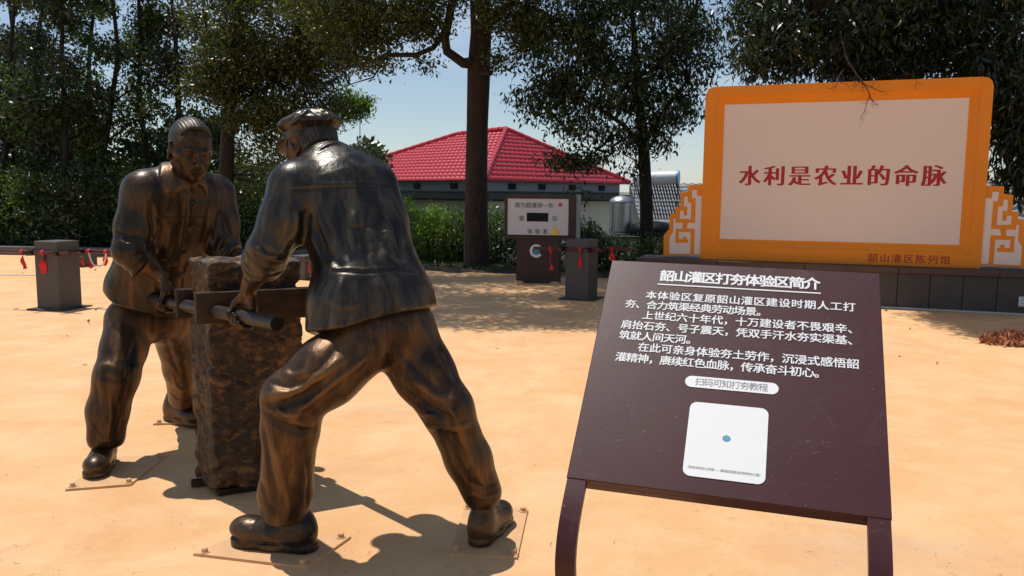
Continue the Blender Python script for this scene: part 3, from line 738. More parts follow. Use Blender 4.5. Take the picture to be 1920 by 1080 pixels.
MB().box(kp(kR - .05, (kb + kt) / 2, -.008), (.10, .03, kt - kb - .097), AX, .003).build('bezel', MT['kmaroon'], root, world=True)
MB().box(kp(kR + .0275, (kb + kt) / 2 + .01, -.17), (.05, .28, kt - kb), AX, .003).build('side_panel', MT['grey'], root, world=True)
MB().box(kp((kL + .044 + kR - .10) / 2, (kb + kt) / 2 + .004, -.014), (kR - .10 - kL - .05, .014, kt - kb - .105), AX).build('screen', MT['screen'], root, world=True)
KO = kp(0, 0, -.006)
def kuv(x, y):                                   # measured on an enlarged view of the panel
    u, v = 920 + x / 4.696, 350 + y / 4.696; d = ray(u, v); t = ((KO - CAM) @ kn) / (d @ kn); P = CAM + d * t - KO; return float(P @ kx), float(P[2])
def ktext(body, x0, x1, yb, size):
    a = kuv(x0, yb); b = kuv(x1, yb); text_on('lettering', body, KO, kx, Z1, kn, a[0], b[0], a[1], size, MT['darktext'], root, .010, (-.01, .01), .002)
ktext('我为韶灌添一夯', 213, 552, 180, .082); ktext('第', 250, 288, 297, .082); ktext('位', 540, 588, 297, .082); ktext('体验者', 322, 500, 410, .080)
a = kuv(318, 305); b = kuv(506, 232); MB().box(KO + kx * (a[0] + b[0]) / 2 + Z1 * (a[1] + b[1]) / 2 + kn * .003, (b[0] - a[0], .008, b[1] - a[1]), AX, .001).build('counter_window', MT['black'], root, world=True)
a = kuv(614, 160); MB().prism([(a[0] + .030 * math.cos(t), a[1] + .030 * math.sin(t)) for t in np.linspace(0, 2 * math.pi, 15)[:-1]], KO, kx, Z1, kn, .001, .005).build('button', MT['redprint'], root, world=True)
a = kuv(565, 390); th_ = [(-.050, -.055), (-.006, -.062), (-.002, -.055), (.055, -.055), (.062, -.035), (.058, .0), (.050, .010), (.012, .012), (.000, .060), (-.018, .070), (-.026, .055), (-.020, .012), (-.048, .004)]
MB().prism([(a[0] + x, a[1] + y) for x, y in th_], KO, kx, Z1, kn, .001, .004).build('thumbs_up', MT['yellow'], root, world=True)
for y_ in (-.005, -.022, -.038): MB().box(KO + kx * (a[0] + .042) + Z1 * (a[1] + y_) + kn * .005, (.030, .001, .003), AX).build('finger_line', MT['redprint'], root, world=True)
a = kuv(402, 566); KP = kp(0, 0, -.0095); KP = KP + kn * .0
MB().prism(arc(a[0], a[1], .060, .098, 38, 322), KP, kx, Z1, kn, .001, .005).build('emblem_ring', MT['white'], root, world=True)
MB().prism([(a[0] + .052 * math.cos(t), a[1] - .004 + .052 * math.sin(t)) for t in np.linspace(math.pi, 2 * math.pi, 12)], KP, kx, Z1, kn, .001, .005).build('emblem_water', MT['blueprint'], root, world=True)
MB().prism([(a[0] - .05, a[1]), (a[0] + .05, a[1]), (a[0] + .04, a[1] + .02), (a[0] + .015, a[1] + .018), (a[0], a[1] + .038), (a[0] - .015, a[1] + .018), (a[0] - .04, a[1] + .02)], KP, kx, Z1, kn, .001, .005).build('emblem_mountain', MT['greenprint'], root, world=True)
for sx in (-.26, .26): MB().lathe([(.075, 0), (.068, .025), (.02, .04)], kp(sx, 0, .03), 10).build('footing', MT['plate'], root, True, True)

# ------------------------------------------------------------------ granite posts with carrying bars
def ribbon(parent, p, length, wdt, sway, name='ribbon'):
    n_ = 9; vs = []; fs = []
    a = random.uniform(0, 3.14); ax = V(math.cos(a), math.sin(a), 0)
    for i in range(n_):
        t = i / (n_ - 1); c = p + V(sway * t * t, .01 * math.sin(t * 9), -length * t); ww = wdt * (.55 + .45 * math.sin(min(1, t * 2.2) * 1.57)) * (1 + .15 * math.sin(t * 13)); tw = a + 1.1 * math.sin(t * 4 + a); ax = V(math.cos(tw), math.sin(tw) * .6, 0)
        nn = V(-ax[1], ax[0], 0) * .002
        vs += [c - ax * ww / 2 - nn, c + ax * ww / 2 - nn, c + ax * ww / 2 + nn, c - ax * ww / 2 + nn]
    for i in range(n_ - 1):
        for k_ in range(4): fs.append((i * 4 + k_, i * 4 + (k_ + 1) % 4, (i + 1) * 4 + (k_ + 1) % 4, (i + 1) * 4 + k_))
    fs += [(0, 1, 2, 3), tuple((n_ - 1) * 4 + k_ for k_ in (3, 2, 1, 0))]
    r = MB().add(vs, fs).build(name, MT['redcloth'], parent, True)
    return r
def post(loc, rz, label, ribs, rope=False, sh=(-.13, .12), hl=.46):
    root = empty('stone_post', loc, label, 'stone post', 'granite tamping posts with carrying bars', rz)
    MB().box((0, 0, .375), (.31, .31, .75), None, .006).build('shaft', MT['granite'], root)
    MB().box((0, 0, .006), (.47, .45, .016), rotz(.1), .004).build('base_patch', MT['soil'], root)
    z = .63
    for sgn in (-1, 1):
        cx_ = sh[0] if sgn < 0 else sh[1]; MB().tube([(cx_ - hl, sgn * .172, z), (cx_ + hl, sgn * .172, z)], .019, 10).build('bar', MT['bar'], root, True)
        MB().tube([(sgn * .172, -.30, z - .004), (sgn * .172, .30, z - .004)], .015, 10).build('cross_bar', MT['bar'], root, True)
        for sx in (-.172, .172): MB().lathe([(.030, -.03), (.030, .03)], (sx, sgn * .172, z), 10, np.array([V(0, 1, 0), V(0, 0, 1), V(1, 0, 0)])).build('clamp', MT['black'], root)
    for (x, y, l_, w_, s_) in ribs:
        r = ribbon(root, V(x, y, z + .012), l_, w_, s_)
        MB().lathe([(.024, -.016), (.028, 0), (.024, .016)], (x, y, z), 8, np.array([V(0, 1, 0), V(0, 0, 1), V(1, 0, 0)])).build('ribbon_knot', MT['redcloth'], root, True)
    if rope:
        MB().tube([V(.27 + .24 * t, .16 + .01 * math.sin(t * 3), z + .01 - .17 * (1 - (2 * t - 1) ** 4) * (1.0 if .0 < t < 1 else 0)) for t in np.linspace(0, 1, 18)], .0085, 7).build('rope_loop', MT['rope'], root, True)
    return root
post((-5.02, 8.98, 0), math.radians(-16), 'nearest granite post at far left with red ribbons and a looped white rope', [(-.30, -.172, .20, .05, .02), (-.02, -.172, .24, .080, -.01), (.27, .172, .20, .05, .01), (.50, .172, .17, .06, -.03)], True)
post((.875, 10.22, 0), math.radians(-28), 'granite post with red ribbons standing right beside the maroon display stand', [(-.36, -.172, .28, .06, .02), (.05, -.172, .24, .05, .0), (.33, .172, .16, .07, .01), (-.20, .172, .12, .04, .0)])
def low_block(loc, rz, h, label):
    root = empty('stone_block', loc, label, 'stone block', 'low granite tamping blocks', rz)
    MB().box((0, 0, h / 2), (.30, .30, h), None, .006).build('shaft', MT['granite'], root)
    MB().tube([(-.34, -.165, h - .06), (.34, -.165, h - .06)], .013, 8).build('bar', MT['bar'], root, True)
    for x in (-.26, .27): ribbon(root, V(x, -.168, h - .05), h * .7, .05, .01)
low_block((-3.12, 12.3, 0), math.radians(-35), .36, 'low granite block with red ribbons glimpsed between the two bronze workers')
low_block((-7.42, 14.1, 0), math.radians(-35), .24, 'low granite block just right of the nearest left post, farther back')
tag(MB().tube([(x, 12.35 + .25 * math.sin(x * .8) + .1 * math.sin(x * 2.1), .008) for x in np.linspace(-8.6, -6.9, 26)], .010, 6).build('rope', MT['rope'], smooth=True), 'white rope lying on the sandy plaza at the far left edge', 'rope')
tag(MB().tube([(x, 10.9 + .12 * math.sin(x * 3.1), .007) for x in np.linspace(-5.2, -4.2, 22)], .007, 6).build('rope', MT['rope'], smooth=True), 'thin white rope lying on the ground behind the nearest left post', 'rope')

# heap of dry leaves

def leaf_quads(C, size, rs, droop=.3, asp=.42, cup=.18):
    n = len(C); d = rs.normal(size=(n, 3)); d[:, 2] -= droop * 1.6; d /= np.linalg.norm(d, axis=1)[:, None]; a = rs.normal(size=(n, 3)); a -= (a * d).sum(1)[:, None] * d; a /= np.linalg.norm(a, axis=1)[:, None]
    b = np.cross(d, a); s_ = size * rs.uniform(.42, 1.45, n)[:, None]
    p0 = C; p2 = C + d * s_; m_ = C + d * s_ * .45 + b * s_ * cup * .0
    p1 = m_ + a * s_ * asp * .5 + b * s_ * cup * .3; p3 = m_ - a * s_ * asp * .5 + b * s_ * cup * .3
    return np.stack([p0, p1, p2, p3], 1).reshape(-1, 3)
def leaf_obj(name, C, size, mat, parent, rs, droop=.3, asp=.42, tintf=None, tri=False):
    v = leaf_quads(C, size, rs, droop, asp); n = len(C); base = np.arange(n)[:, None] * 4
    f = base + np.array([[0, 1, 2, 3]])
    o = mesh_obj(name, v, f, mat, parent, world=parent is not None)
    t = rs.uniform(0, 1, n) if tintf is None else tintf(C, rs)
    at = o.data.attributes.new('tint', 'FLOAT', 'FACE'); at.data.foreach_set('value', np.clip(t, 0, 1).astype(np.float32)); return o
rs = np.random.default_rng(3); n = 1500; r_ = np.sqrt(rs.uniform(0, 1, n)); th = rs.uniform(0, 6.28, n)
C = np.stack([4.62 + .36 * r_ * np.cos(th), 7.28 + .24 * r_ * np.sin(th), .012 + .085 * (1 - r_ ** 1.5) * rs.uniform(.2, 1, n)], 1)
tag(leaf_obj('leaf_heap', C, .055, MT['dryleaf'], None, rs, -.2, .5), 'heap of brown dry leaves on the plaza at right', 'leaves', kind='stuff')
n = 260; C = np.stack([rs.uniform(-9, 9, n), rs.uniform(5, 16, n), np.full(n, .006)], 1); k_ = C[:, 1] < edge_y(np.clip(C[:, 0], -40, 2.2)); k_ &= (C[:, 0] * .348 + C[:, 1] * .937) < 10.4 + 2.6 * (C[:, 0] < 2); C = C[k_]
tag(leaf_obj('fallen_leaves', C, .045, MT['dryleaf'], None, rs, 0.0, .5), 'scattered dry leaves lying over the sandy plaza', 'leaves', kind='stuff')

rs = np.random.default_rng(31); mb = MB()
for i in range(150):
    y = 2.6 + 8 * rs.uniform() ** 1.6; x = rs.uniform(-.68, .68) * y; a = rs.uniform(0, 6.28); ln = rs.uniform(.012, .045); bd = rs.uniform(-1.2, 1.2); w_ = rs.uniform(.0004, .0009); p = V(x, y, .0015); vs = []
    for k_ in range(4):
        d = V(math.cos(a + bd * k_ / 3), math.sin(a + bd * k_ / 3), 0); nn = V(-d[1], d[0], 0) * w_; vs += [p - nn, p + nn]; p = p + d * ln / 3 + V(0, 0, .001 * rs.uniform(-.3, 1))
    mb.add(vs, [(0, 1, 3, 2), (2, 3, 5, 4), (4, 5, 7, 6)])
for i in range(500):
    y = 2.5 + 7 * rs.uniform() ** 1.5; x = rs.uniform(-.68, .68) * y; r = rs.uniform(.0007, .0022) * (.8 + y * .08); c = V(x, y, r * .5); d = rs.normal(size=(4, 3)) * r
    mb.add([c + V(r, 0, -r * .5), c + V(-r * .5, r * .87, -r * .5), c + V(-r * .5, -r * .87, -r * .5), c + V(0, 0, r) + d[0] * .3], [(0, 1, 3), (1, 2, 3), (2, 0, 3), (2, 1, 0)])
tag(mb.build('ground_litter', MT['soil']), 'tiny dark fibres and grit scattered on the sandy plaza', 'litter', kind='stuff')
# ------------------------------------------------------------------ buildings beyond
root = empty('tiled_house', (-1, 26, -1.5), 'single-storey house with a glossy red hipped tile roof and cream walls', 'house')
ez0 = 1.665; c0 = V(-.80, 23.0, ez0); dr = unit((.70, .715, 0)); dl = unit((-.70, .715, 0)); LR, LL = 6.8, 9.4
c1 = c0 + dr * LR; c2 = c0 + dl * LL; c3 = c1 + dl * LL; apA = V(-.25, 27.8, 3.42); apB = V(-1.97, 29.5, 3.36)
def tiled(name, corners, up_dir, parent, mat, course=.27, tile=.21, kind=True):
    """a roof plane made of lapped courses of rolled tiles; corners = bottom-left, bottom-right, top-right, top-left"""
    bl, br, tr, tl = [np.asarray(c, float) for c in corners]; ex_ = unit(br - bl); nrm = unit(np.cross(br - bl, tl - bl)); 
    if nrm[2] < 0: nrm = -nrm
    ey_ = np.cross(nrm, ex_); 
    if ey_[2] < 0: ey_ = -ey_
    q = [((c - bl) @ ex_, (c - bl) @ ey_) for c in (bl, br, tr, tl)]; Hy = max(q[2][1], q[3][1]); mb = []; ff = []
    nc = int(math.ceil(Hy / course)); n0 = 0
    for i in range(nc):
        y0, y1 = i * course, min((i + 1) * course + .05, Hy)
        def lim(y):
            t = min(1, max(0, y / Hy)); return q[0][0] + (q[3][0] - q[0][0]) * t, q[1][0] + (q[2][0] - q[1][0]) * t
        l0, r0 = lim(y0); l1, r1 = lim(y1)
        xs = np.arange(math.floor(l0 / tile) * tile, r0 + tile, tile / 4); xs = np.clip(xs, l0, r0)
        if len(xs) < 3: continue
        w_ = .013 * (1 + np.cos(xs / tile * 2 * np.pi)) ; 
        row0 = bl + np.outer(xs, ex_) + ey_ * y0 + np.outer(w_ + .040, nrm); xs1 = np.clip(xs, l1, r1); row1 = bl + np.outer(xs1, ex_) + ey_ * y1 + np.outer(w_ + .020, nrm); rowf = bl + np.outer(xs, ex_) + ey_ * (y0 + .004) + np.outer(w_ * .2 + .005, nrm)
        m_ = len(xs); mb += [rowf, row0, row1]
        for a_ in (0, 1):
            i0 = n0 + a_ * m_ + np.arange(m_ - 1); ff.append(np.stack([i0, i0 + 1, i0 + m_ + 1, i0 + m_], 1))
        n0 += 3 * m_
    o = mesh_obj(name, np.concatenate(mb), np.concatenate(ff), mat, parent, False, None, True)
    if kind: o['kind'] = 'stuff'
    return o
tiled('roof_tiles', (c2, c0, apA, apB), None, root, MT['roofred']); tiled('roof_tiles', (c0, c1, apA, apA), None, root, MT['roofred'])
MB().add([c0, c1, c3, c2, apA, apB], [(0, 1, 4), (1, 2, 5, 4), (2, 3, 5), (3, 0, 4, 5), (3, 2, 1, 0)]).build('roof', MT['roofred'], root, world=True)
for a_, b_ in ((c0, apA), (c1, apA), (apA, apB), (c2, apB)):
    Ln = np.linalg.norm(b_ - a_); n_ = int(Ln / .28)
    capm = None
    for i in range(n_):
        p = a_ + (b_ - a_) * (i + .5) / n_; d_ = unit(b_ - a_)
        o = MB().tube([-d_ * .16, d_ * .16], [.085, .070], 8).build('ridge_tile', MT['roofred'], root, True) if capm is None else capm.copy()
        if capm is not None: COL.objects.link(o); o.parent = root
        capm = capm or o; o.location = Vector(p - np.array(root.location) + V(0, 0, .07))
in_ = .30
w0 = c0 + (dr + dl) * in_; wR = w0 + dr * (LR - 2 * in_); wL = w0 + dl * (LL - 2 * in_); wF = wR + dl * (LL - 2 * in_)
def wallbox(a, b, z0, z1, th, mat, name, out_=0.0):
    e = unit(b - a); n_ = V(e[1], -e[0], 0); c = (a + b) / 2 + n_ * out_; MB().box(V(c[0], c[1], (z0 + z1) / 2), (np.linalg.norm((b - a)[:2]), th, z1 - z0), np.array([e, -n_, V(0, 0, 1)])).build(name, mat, root, world=True)
wallbox(w0, wR, 1.05, ez0 + .02, .2, MT['bluegrey'], 'upper_wall'); wallbox(wL, w0, 1.05, ez0 + .02, .2, MT['bluegrey'], 'upper_wall')
wallbox(w0, wR, -3.2, 1.2, .22, MT['cream'], 'wall', .012); wallbox(wL, w0, -3.2, 1.2, .22, MT['cream'], 'wall', .012)
wallbox(wR, wF, -3.2, ez0, .2, MT['cream'], 'wall'); wallbox(wF, wL, -3.2, ez0, .2, MT['cream'], 'wall')
# gutter canopy and its little brackets
for a_, b_ in ((w0 - dr * .35 - dl * .35, wR + dr * .3 - dl * .35), (wL + dl * .3 - dr * .35, w0 - dl * .38 - dr * .35)):
    wallbox(a_, b_, 1.17, 1.33, .34, MT['gutter'], 'gutter'); wallbox(a_, b_, 1.36, 1.39, .42, MT['gutter'], 'canopy_edge')
    Ln = np.linalg.norm(b_ - a_); e = unit(b_ - a_); n_ = int(Ln / .13)
    vs = MB()
    for i in range(n_): vs.box(a_ + e * (i + .5) * Ln / n_ + V(0, 0, 1.13 - a_[2]), (.05, .30, .06), np.array([e, V(-e[1], e[0], 0), V(0, 0, 1)]))
    o = vs.build('canopy_teeth', MT['gutter'], root, world=True); o['kind'] = 'stuff'
for t in (.16, .37, .60, .84):
    p = w0 + dr * (LR - .6) * t + V(dr[1], -dr[0], 0) * .10; MB().box(V(p[0], p[1], 1.53), (.30, .06, .17), np.array([dr, V(-dr[1], dr[0], 0), V(0, 0, 1)])).build('vent', MT['black'], root, world=True)
for t in (.14, .34, .55):
    p = w0 + dl * (LL - .6) * t + V(-dl[1], dl[0], 0) * .10; MB().box(V(p[0], p[1], 1.53), (.30, .06, .17), np.array([dl, V(-dl[1], dl[0], 0), V(0, 0, 1)])).build('vent', MT['black'], root, world=True)
# a window on the shaded left face
p = w0 + dl * 2.3 + V(-dl[1], dl[0], 0) * .13; AXl = np.array([dl, V(-dl[1], dl[0], 0), V(0, 0, 1)])
wf = MB().box(V(p[0], p[1], .35), (1.1, .05, .9), AXl).build('window', MT['white'], root, world=True)
pw_ = p + V(-dl[1], dl[0], 0) * .03; MB().box(V(pw_[0], pw_[1], .35) - np.array(root.location), (1.0, .02, .8), AXl).build('pane', MT['tubeglass'], wf)

# low service building with grey tile roof, tank and solar heater
root = empty('grey_roof_house', (6, 24, -1), 'low cream building with a weathered grey tile roof, behind the slogan board', 'house')
tiled('roof_tiles', (V(3.6, 22.6, .25), V(8.2, 22.6, .25), V(8.2, 25.4, 1.63), V(3.6, 25.4, 1.63)), None, root, MT['roofgrey'], .26, .24)
MB().box((5.9, 25.42, -.9), (4.6, .05, 5.0)).build('rear_wall', MT['cream'], root, world=True)
MB().box((5.9, 24.0, -1.55), (4.4, 2.6, 3.2)).build('wall', MT['cream'], root, world=True)
root = empty('grey_tile_house', (14, 22, -1), 'house corner with a pale grey tile roof showing right of the slogan board', 'house')
tiled('roof_tiles', (V(10.6, 20.5, .5), V(17.5, 18.4, .5), V(17.9, 19.8, 1.72), V(11.0, 21.9, 1.72)), None, root, MT['roofgrey'], .26, .24)
MB().box((14.2, 20.6, -1.3), (6.4, 1.2, 3.4), rotz(-.295)).build('wall', MT['cream'], root, world=True)
root = empty('service_block', (3.2, 20, -1), 'flat-roofed cream block carrying the water tanks and solar heater', 'building')
MB().box((3.35, 20.3, -1.35), (3.2, 2.2, 3.25)).build('wall', MT['cream'], root, world=True)
MB().box((3.35, 20.25, .31), (3.5, 2.5, .07)).build('roof_slab', MT['gutter'], root, world=True)
RZ = .345
t0_ = at_y(1165, 400, 20.0)
root = empty('water_tank', (t0_[0], 20.0, RZ), 'upright stainless water tank with a domed lid on the flat roof', 'water tank')
prof = [(.02, 0.04), (.28, .04), (.29, .06)] + [(.29 + .008 * (i % 2), .06 + .03 * i) for i in range(1, 25)] + [(.30, .80), (.27, .86), (.16, .92), (.05, .95), (.045, .98), (.02, .99)]
MB().lathe([(r, z) for r, z in prof], (0, 0, 0), 28).build('drum', MT['stainless'], root, True)
for a_ in (.8, 2.4, 4.0, 5.5): MB().tube([(.30 * math.cos(a_), .30 * math.sin(a_), 0), (.30 * math.cos(a_), .30 * math.sin(a_), .78)], .014, 6).build('stand_leg', MT['stainless'], root, True)
s0 = at_y(1191, 336, 20.3); s1 = at_y(1272, 333, 19.9)
root = empty('solar_water_heater', (float(s0[0]), 20.2, RZ), 'solar water heater with a white drum, blue end cap and slanting dark tubes', 'solar heater')
dd = unit(s1 - s0); pv = unit(np.cross(dd, V(0, 0, 1)))
MB().tube([s0, s1 - dd * .03], .165, 24).build('drum', MT['tankwhite'], root, True, True)
MB().tube([s1 - dd * .03, s1 + dd * .015], [.172, .172], 24).build('end_cap', MT['tankblue'], root, True, True); MB().tube([s0 - dd * .015, s0 + dd * .03], [.172, .172], 24).build('end_cap', MT['tankblue'], root, True, True)
Ls = np.linalg.norm(s1 - s0)
for i in range(15):
    p = s0 + dd * (.05 + i * (Ls - .10) / 14) + V(0, 0, -.15); q_ = p + V(.12, -.55, -.82); MB().tube([p, q_], .020, 8).build('vacuum_tube', MT['tubeglass'], root, True, True)
for (a_, b_) in ((s0 + V(0, -.02, -.16), s0 + V(.12, -.6, -1.0)), (s1 + V(0, -.02, -.16), s1 + V(.12, -.6, -1.0)), (s0 + V(0, .0, -.16), V(s0[0], s0[1] + .3, RZ)), (s1 + V(0, 0, -.16), V(s1[0], s1[1] + .3, RZ)), (s0 + V(.06, -.30, -.55), s1 + V(.06, -.30, -.55)), (s0 + V(.12, -.56, -.98), s1 + V(.12, -.56, -.98))):
    MB().tube([a_, b_], .016, 6).build('frame_bar', MT['grey'], root, True, True)
t1_ = at_y(1222, 430, 19.6)
root = empty('storage_tank', (t1_[0], 19.6, RZ), 'squat dark grey rounded tank on the flat roof below the solar heater', 'water tank')
MB().lathe([(.1, .0), (.52, .0), (.55, .1), (.54, .18), (.46, .27), (.3, .33), (.1, .35)], (0, 0, 0), 28).build('tank_shell', MT['black'], root, True)
t2_ = at_y(664, 285, 26.0)
root = empty('roof_tank', (t2_[0], 26, -1), 'small silver-topped red tank with a thin aerial, seen over the capped worker\'s shoulder', 'water tank')
MB().lathe([(.27, 2.9), (.28, 3.55), (.30, 3.60), (.26, 3.68), (.10, 3.75), (.03, 3.77)], (0, 0, 0), 22).build('drum', MT['stainless'], root, True)
MB().lathe([(.288, 3.0), (.288, 3.50)], (0, 0, 0), 22).build('red_band', MT['redtank'], root, True)
MB().tube([(.18, 0, 3.5), (.20, 0, 4.9)], .014, 6).build('aerial', MT['grey'], root, True)
for a_ in (0.8, 2.4, 3.9, 5.5): MB().tube([(.24 * math.cos(a_), .24 * math.sin(a_), -2), (.24 * math.cos(a_), .24 * math.sin(a_), 2.95)], .03, 6).build('stand_leg', MT['grey'], root, True)

# ------------------------------------------------------------------ trees, shrubs, hedges
LF = dict(
    camphor=mat_leaf('camphor_leaves', (.024, .034, .008), (.125, .145, .030), .38),
    bright=mat_leaf('bright_leaves', (.07, .125, .022), (.24, .36, .06), .52),
    dark=mat_leaf('dark_leaves', (.012, .024, .007), (.070, .105, .028), .32, .34),
    mid=mat_leaf('mid_leaves', (.028, .052, .012), (.15, .22, .05), .45, .36),
    glossy=mat_leaf('glossy_leaves', (.012, .022, .008), (.050, .072, .025), .28, .32),
)
def wob(a, b, n, amp, rs): 
    t = np.linspace(0, 1, n)[:, None]; p = a + (b - a) * t; w_ = rs.normal(size=(n, 3)) * amp * np.sin(np.pi * t); return list(p + w_)
def tree(name, label, base, trunk, limbs, blobs, nleaf, size, mat, bark, seed, group=None, per=14, spread=.16, droop=.35, asp=.42, twigs=True, cat='tree', shell=.35):
    """trunk: [(point, radius)], limbs: [[(point, radius)..]], blobs: [(centre, radii, weight)]"""
    rs = np.random.default_rng(seed); root = empty(name, tuple(base), label, cat, group)
    mb = MB(); segs = []
    for tr in [trunk] + limbs:
        pts = [np.asarray(p, float) for p, r in tr]; rr = [r for p, r in tr]; mb.tube(pts, rr, 12 if tr is trunk else 8)
        for a, b in zip(pts[:-1], pts[1:]):
            for t in (0, .5, 1): segs.append(a + (b - a) * t)
    mb.build('trunk', MT[bark], root, True, True)
    W = np.array([b[2] for b in blobs], float); W /= W.sum(); ncl = max(8, nleaf // per); cl = []
    for (c, r, w_), ww in zip(blobs, W):
        m = max(3, int(ncl * ww)); d = rs.normal(size=(m, 3)); d /= np.linalg.norm(d, axis=1)[:, None]; rad = (shell + (1 - shell) * rs.uniform(0, 1, m)) ** .5
        p = np.asarray(c) + d * rad[:, None] * np.asarray(r); cl.append(p)
    cl = np.concatenate(cl); segs = np.array(segs)
    if twigs:
        tb = MB(); sub = cl[rs.permutation(len(cl))[:min(len(cl), 420)]]
        for p in sub:
            j = np.argmin(((segs - p) ** 2).sum(1)); a = segs[j]; m_ = (a + p) / 2 + rs.normal(size=3) * .06 + V(0, 0, .05)
            tb.tube([a, m_, p], [.016, .009, .004], 4, False)
        o = tb.build('twigs', MT[bark], root, False, True); o['kind'] = 'stuff'
    C = np.repeat(cl, per, 0) + rs.normal(size=(len(cl) * per, 3)) * spread * np.array([1, 1, .7])
    leaf_obj('crown', C, size, LF[mat], root, rs, droop, asp, lambda c_, r: np.repeat(r.uniform(0, .65, len(cl)), per) + r.normal(0, .16, len(c_)))
    return root
P3 = lambda u, v, y: at_y(u, v, y)
# big trunk in the middle
Yt = 14.1
tree('tree', 'large tree with a thick straight trunk and a crooked limb, left of the display stand', (-.62, Yt, 0),
     [(V(-.60, Yt, -.1), .30), (V(-.61, Yt, .12), .235), (P3(893, 430, Yt), .205), (P3(893, 330, Yt), .190), (P3(895, 230, Yt), .182), (P3(898, 130, Yt), .195), (P3(902, 60, Yt), .175), (P3(898, -40, Yt), .16), (P3(890, -150, Yt), .13), (P3(880, -330, Yt - .2), .08)],
     [[(P3(892, 118, Yt), .11), (P3(868, 118, Yt - .2), .085), (P3(838, 96, Yt - .3), .08), (P3(834, 70, Yt - .3), .078), (P3(842, 35, Yt - .35), .075), (P3(850, -10, Yt - .4), .07), (P3(840, -120, Yt - .6), .05)],
      [(P3(834, 60, Yt - .3), .05), (P3(812, 90, Yt - .6), .042), (P3(780, 103, Yt - .9), .040), (P3(730, 103, Yt - 1.0), .034), (P3(680, 120, Yt - 1.1), .026), (P3(630, 130, Yt - 1.1), .016)],
      [(P3(836, 50, Yt - .3), .045), (P3(800, 20, Yt - .5), .04), (P3(740, 15, Yt - .9), .035), (P3(690, 2, Yt - 1.2), .03), (P3(600, -20, Yt - 1.4), .02)],
      [(P3(720, 112, Yt - 1.0), .018), (P3(700, 145, Yt - 1.0), .014), (P3(650, 160, Yt - 1.0), .006)],
      [(P3(905, 60, Yt), .07), (P3(960, 0, Yt - .6), .05), (P3(1010, -60, Yt - 1.0), .04)], [(P3(902, 136, Yt - .15), .05), (P3(921, 137, Yt - .3), .045)],
      [(P3(893, -60, Yt), .10), (P3(960, -200, Yt - 2), .06), (P3(1050, -320, Yt - 3.5), .03)]],
     [((P3(720, 40, 13.2)), (.75, .7, .30), 2.2), (P3(655, 60, 13.2), (.6, .6, .34), 1.6), (P3(690, 110, 13.1), (.45, .5, .16), .7), (P3(785, 25, 13.4), (.4, .5, .28), .9), (P3(850, -40, 13.4), (.9, .9, .45), 1.8), (P3(620, 10, 13.4), (.8, .8, .4), 1.6), (P3(955, 20, 13.4), (.45, .5, .42), 1.4), (P3(985, 60, 13.2), (.25, .3, .30), .6), (P3(815, 60, 13.5), (.16, .2, .16), .25), (P3(797, 118, 13.4), (.07, .1, .09), .12), (P3(938, 112, 13.5), (.14, .14, .10), .25),
      ((-1.4, 12.6, 5.6), (1.7, 1.6, .8), 7), ((.3, 12.8, 5.9), (1.4, 1.6, .9), 5), ((-1.0, 10.9, 5.4), (1.6, 1.0, .55), 7), ((.3, 11.0, 5.4), (1.2, .9, .5), 4.5), ((-1.7, 9.7, 5.2), (1.2, .8, .4), 5), ((-.5, 9.6, 5.2), (1.0, .7, .4), 4), ((-2.2, 10.6, 5.2), (.9, .8, .4), 3), ((-2.6, 11.5, 5.2), (1.0, 1.0, .5), 1.6), ((-.6, 13.6, 7.3), (2.2, 2.2, 1.1), 4), ((-2.4, 14.9, 5.8), (1.5, .8, .5), 4), ((-.2, 15.0, 5.9), (1.5, .8, .5), 4)],
     124000, .070, 'camphor', 'bark', 21, None, 14, .13, .3, .45)
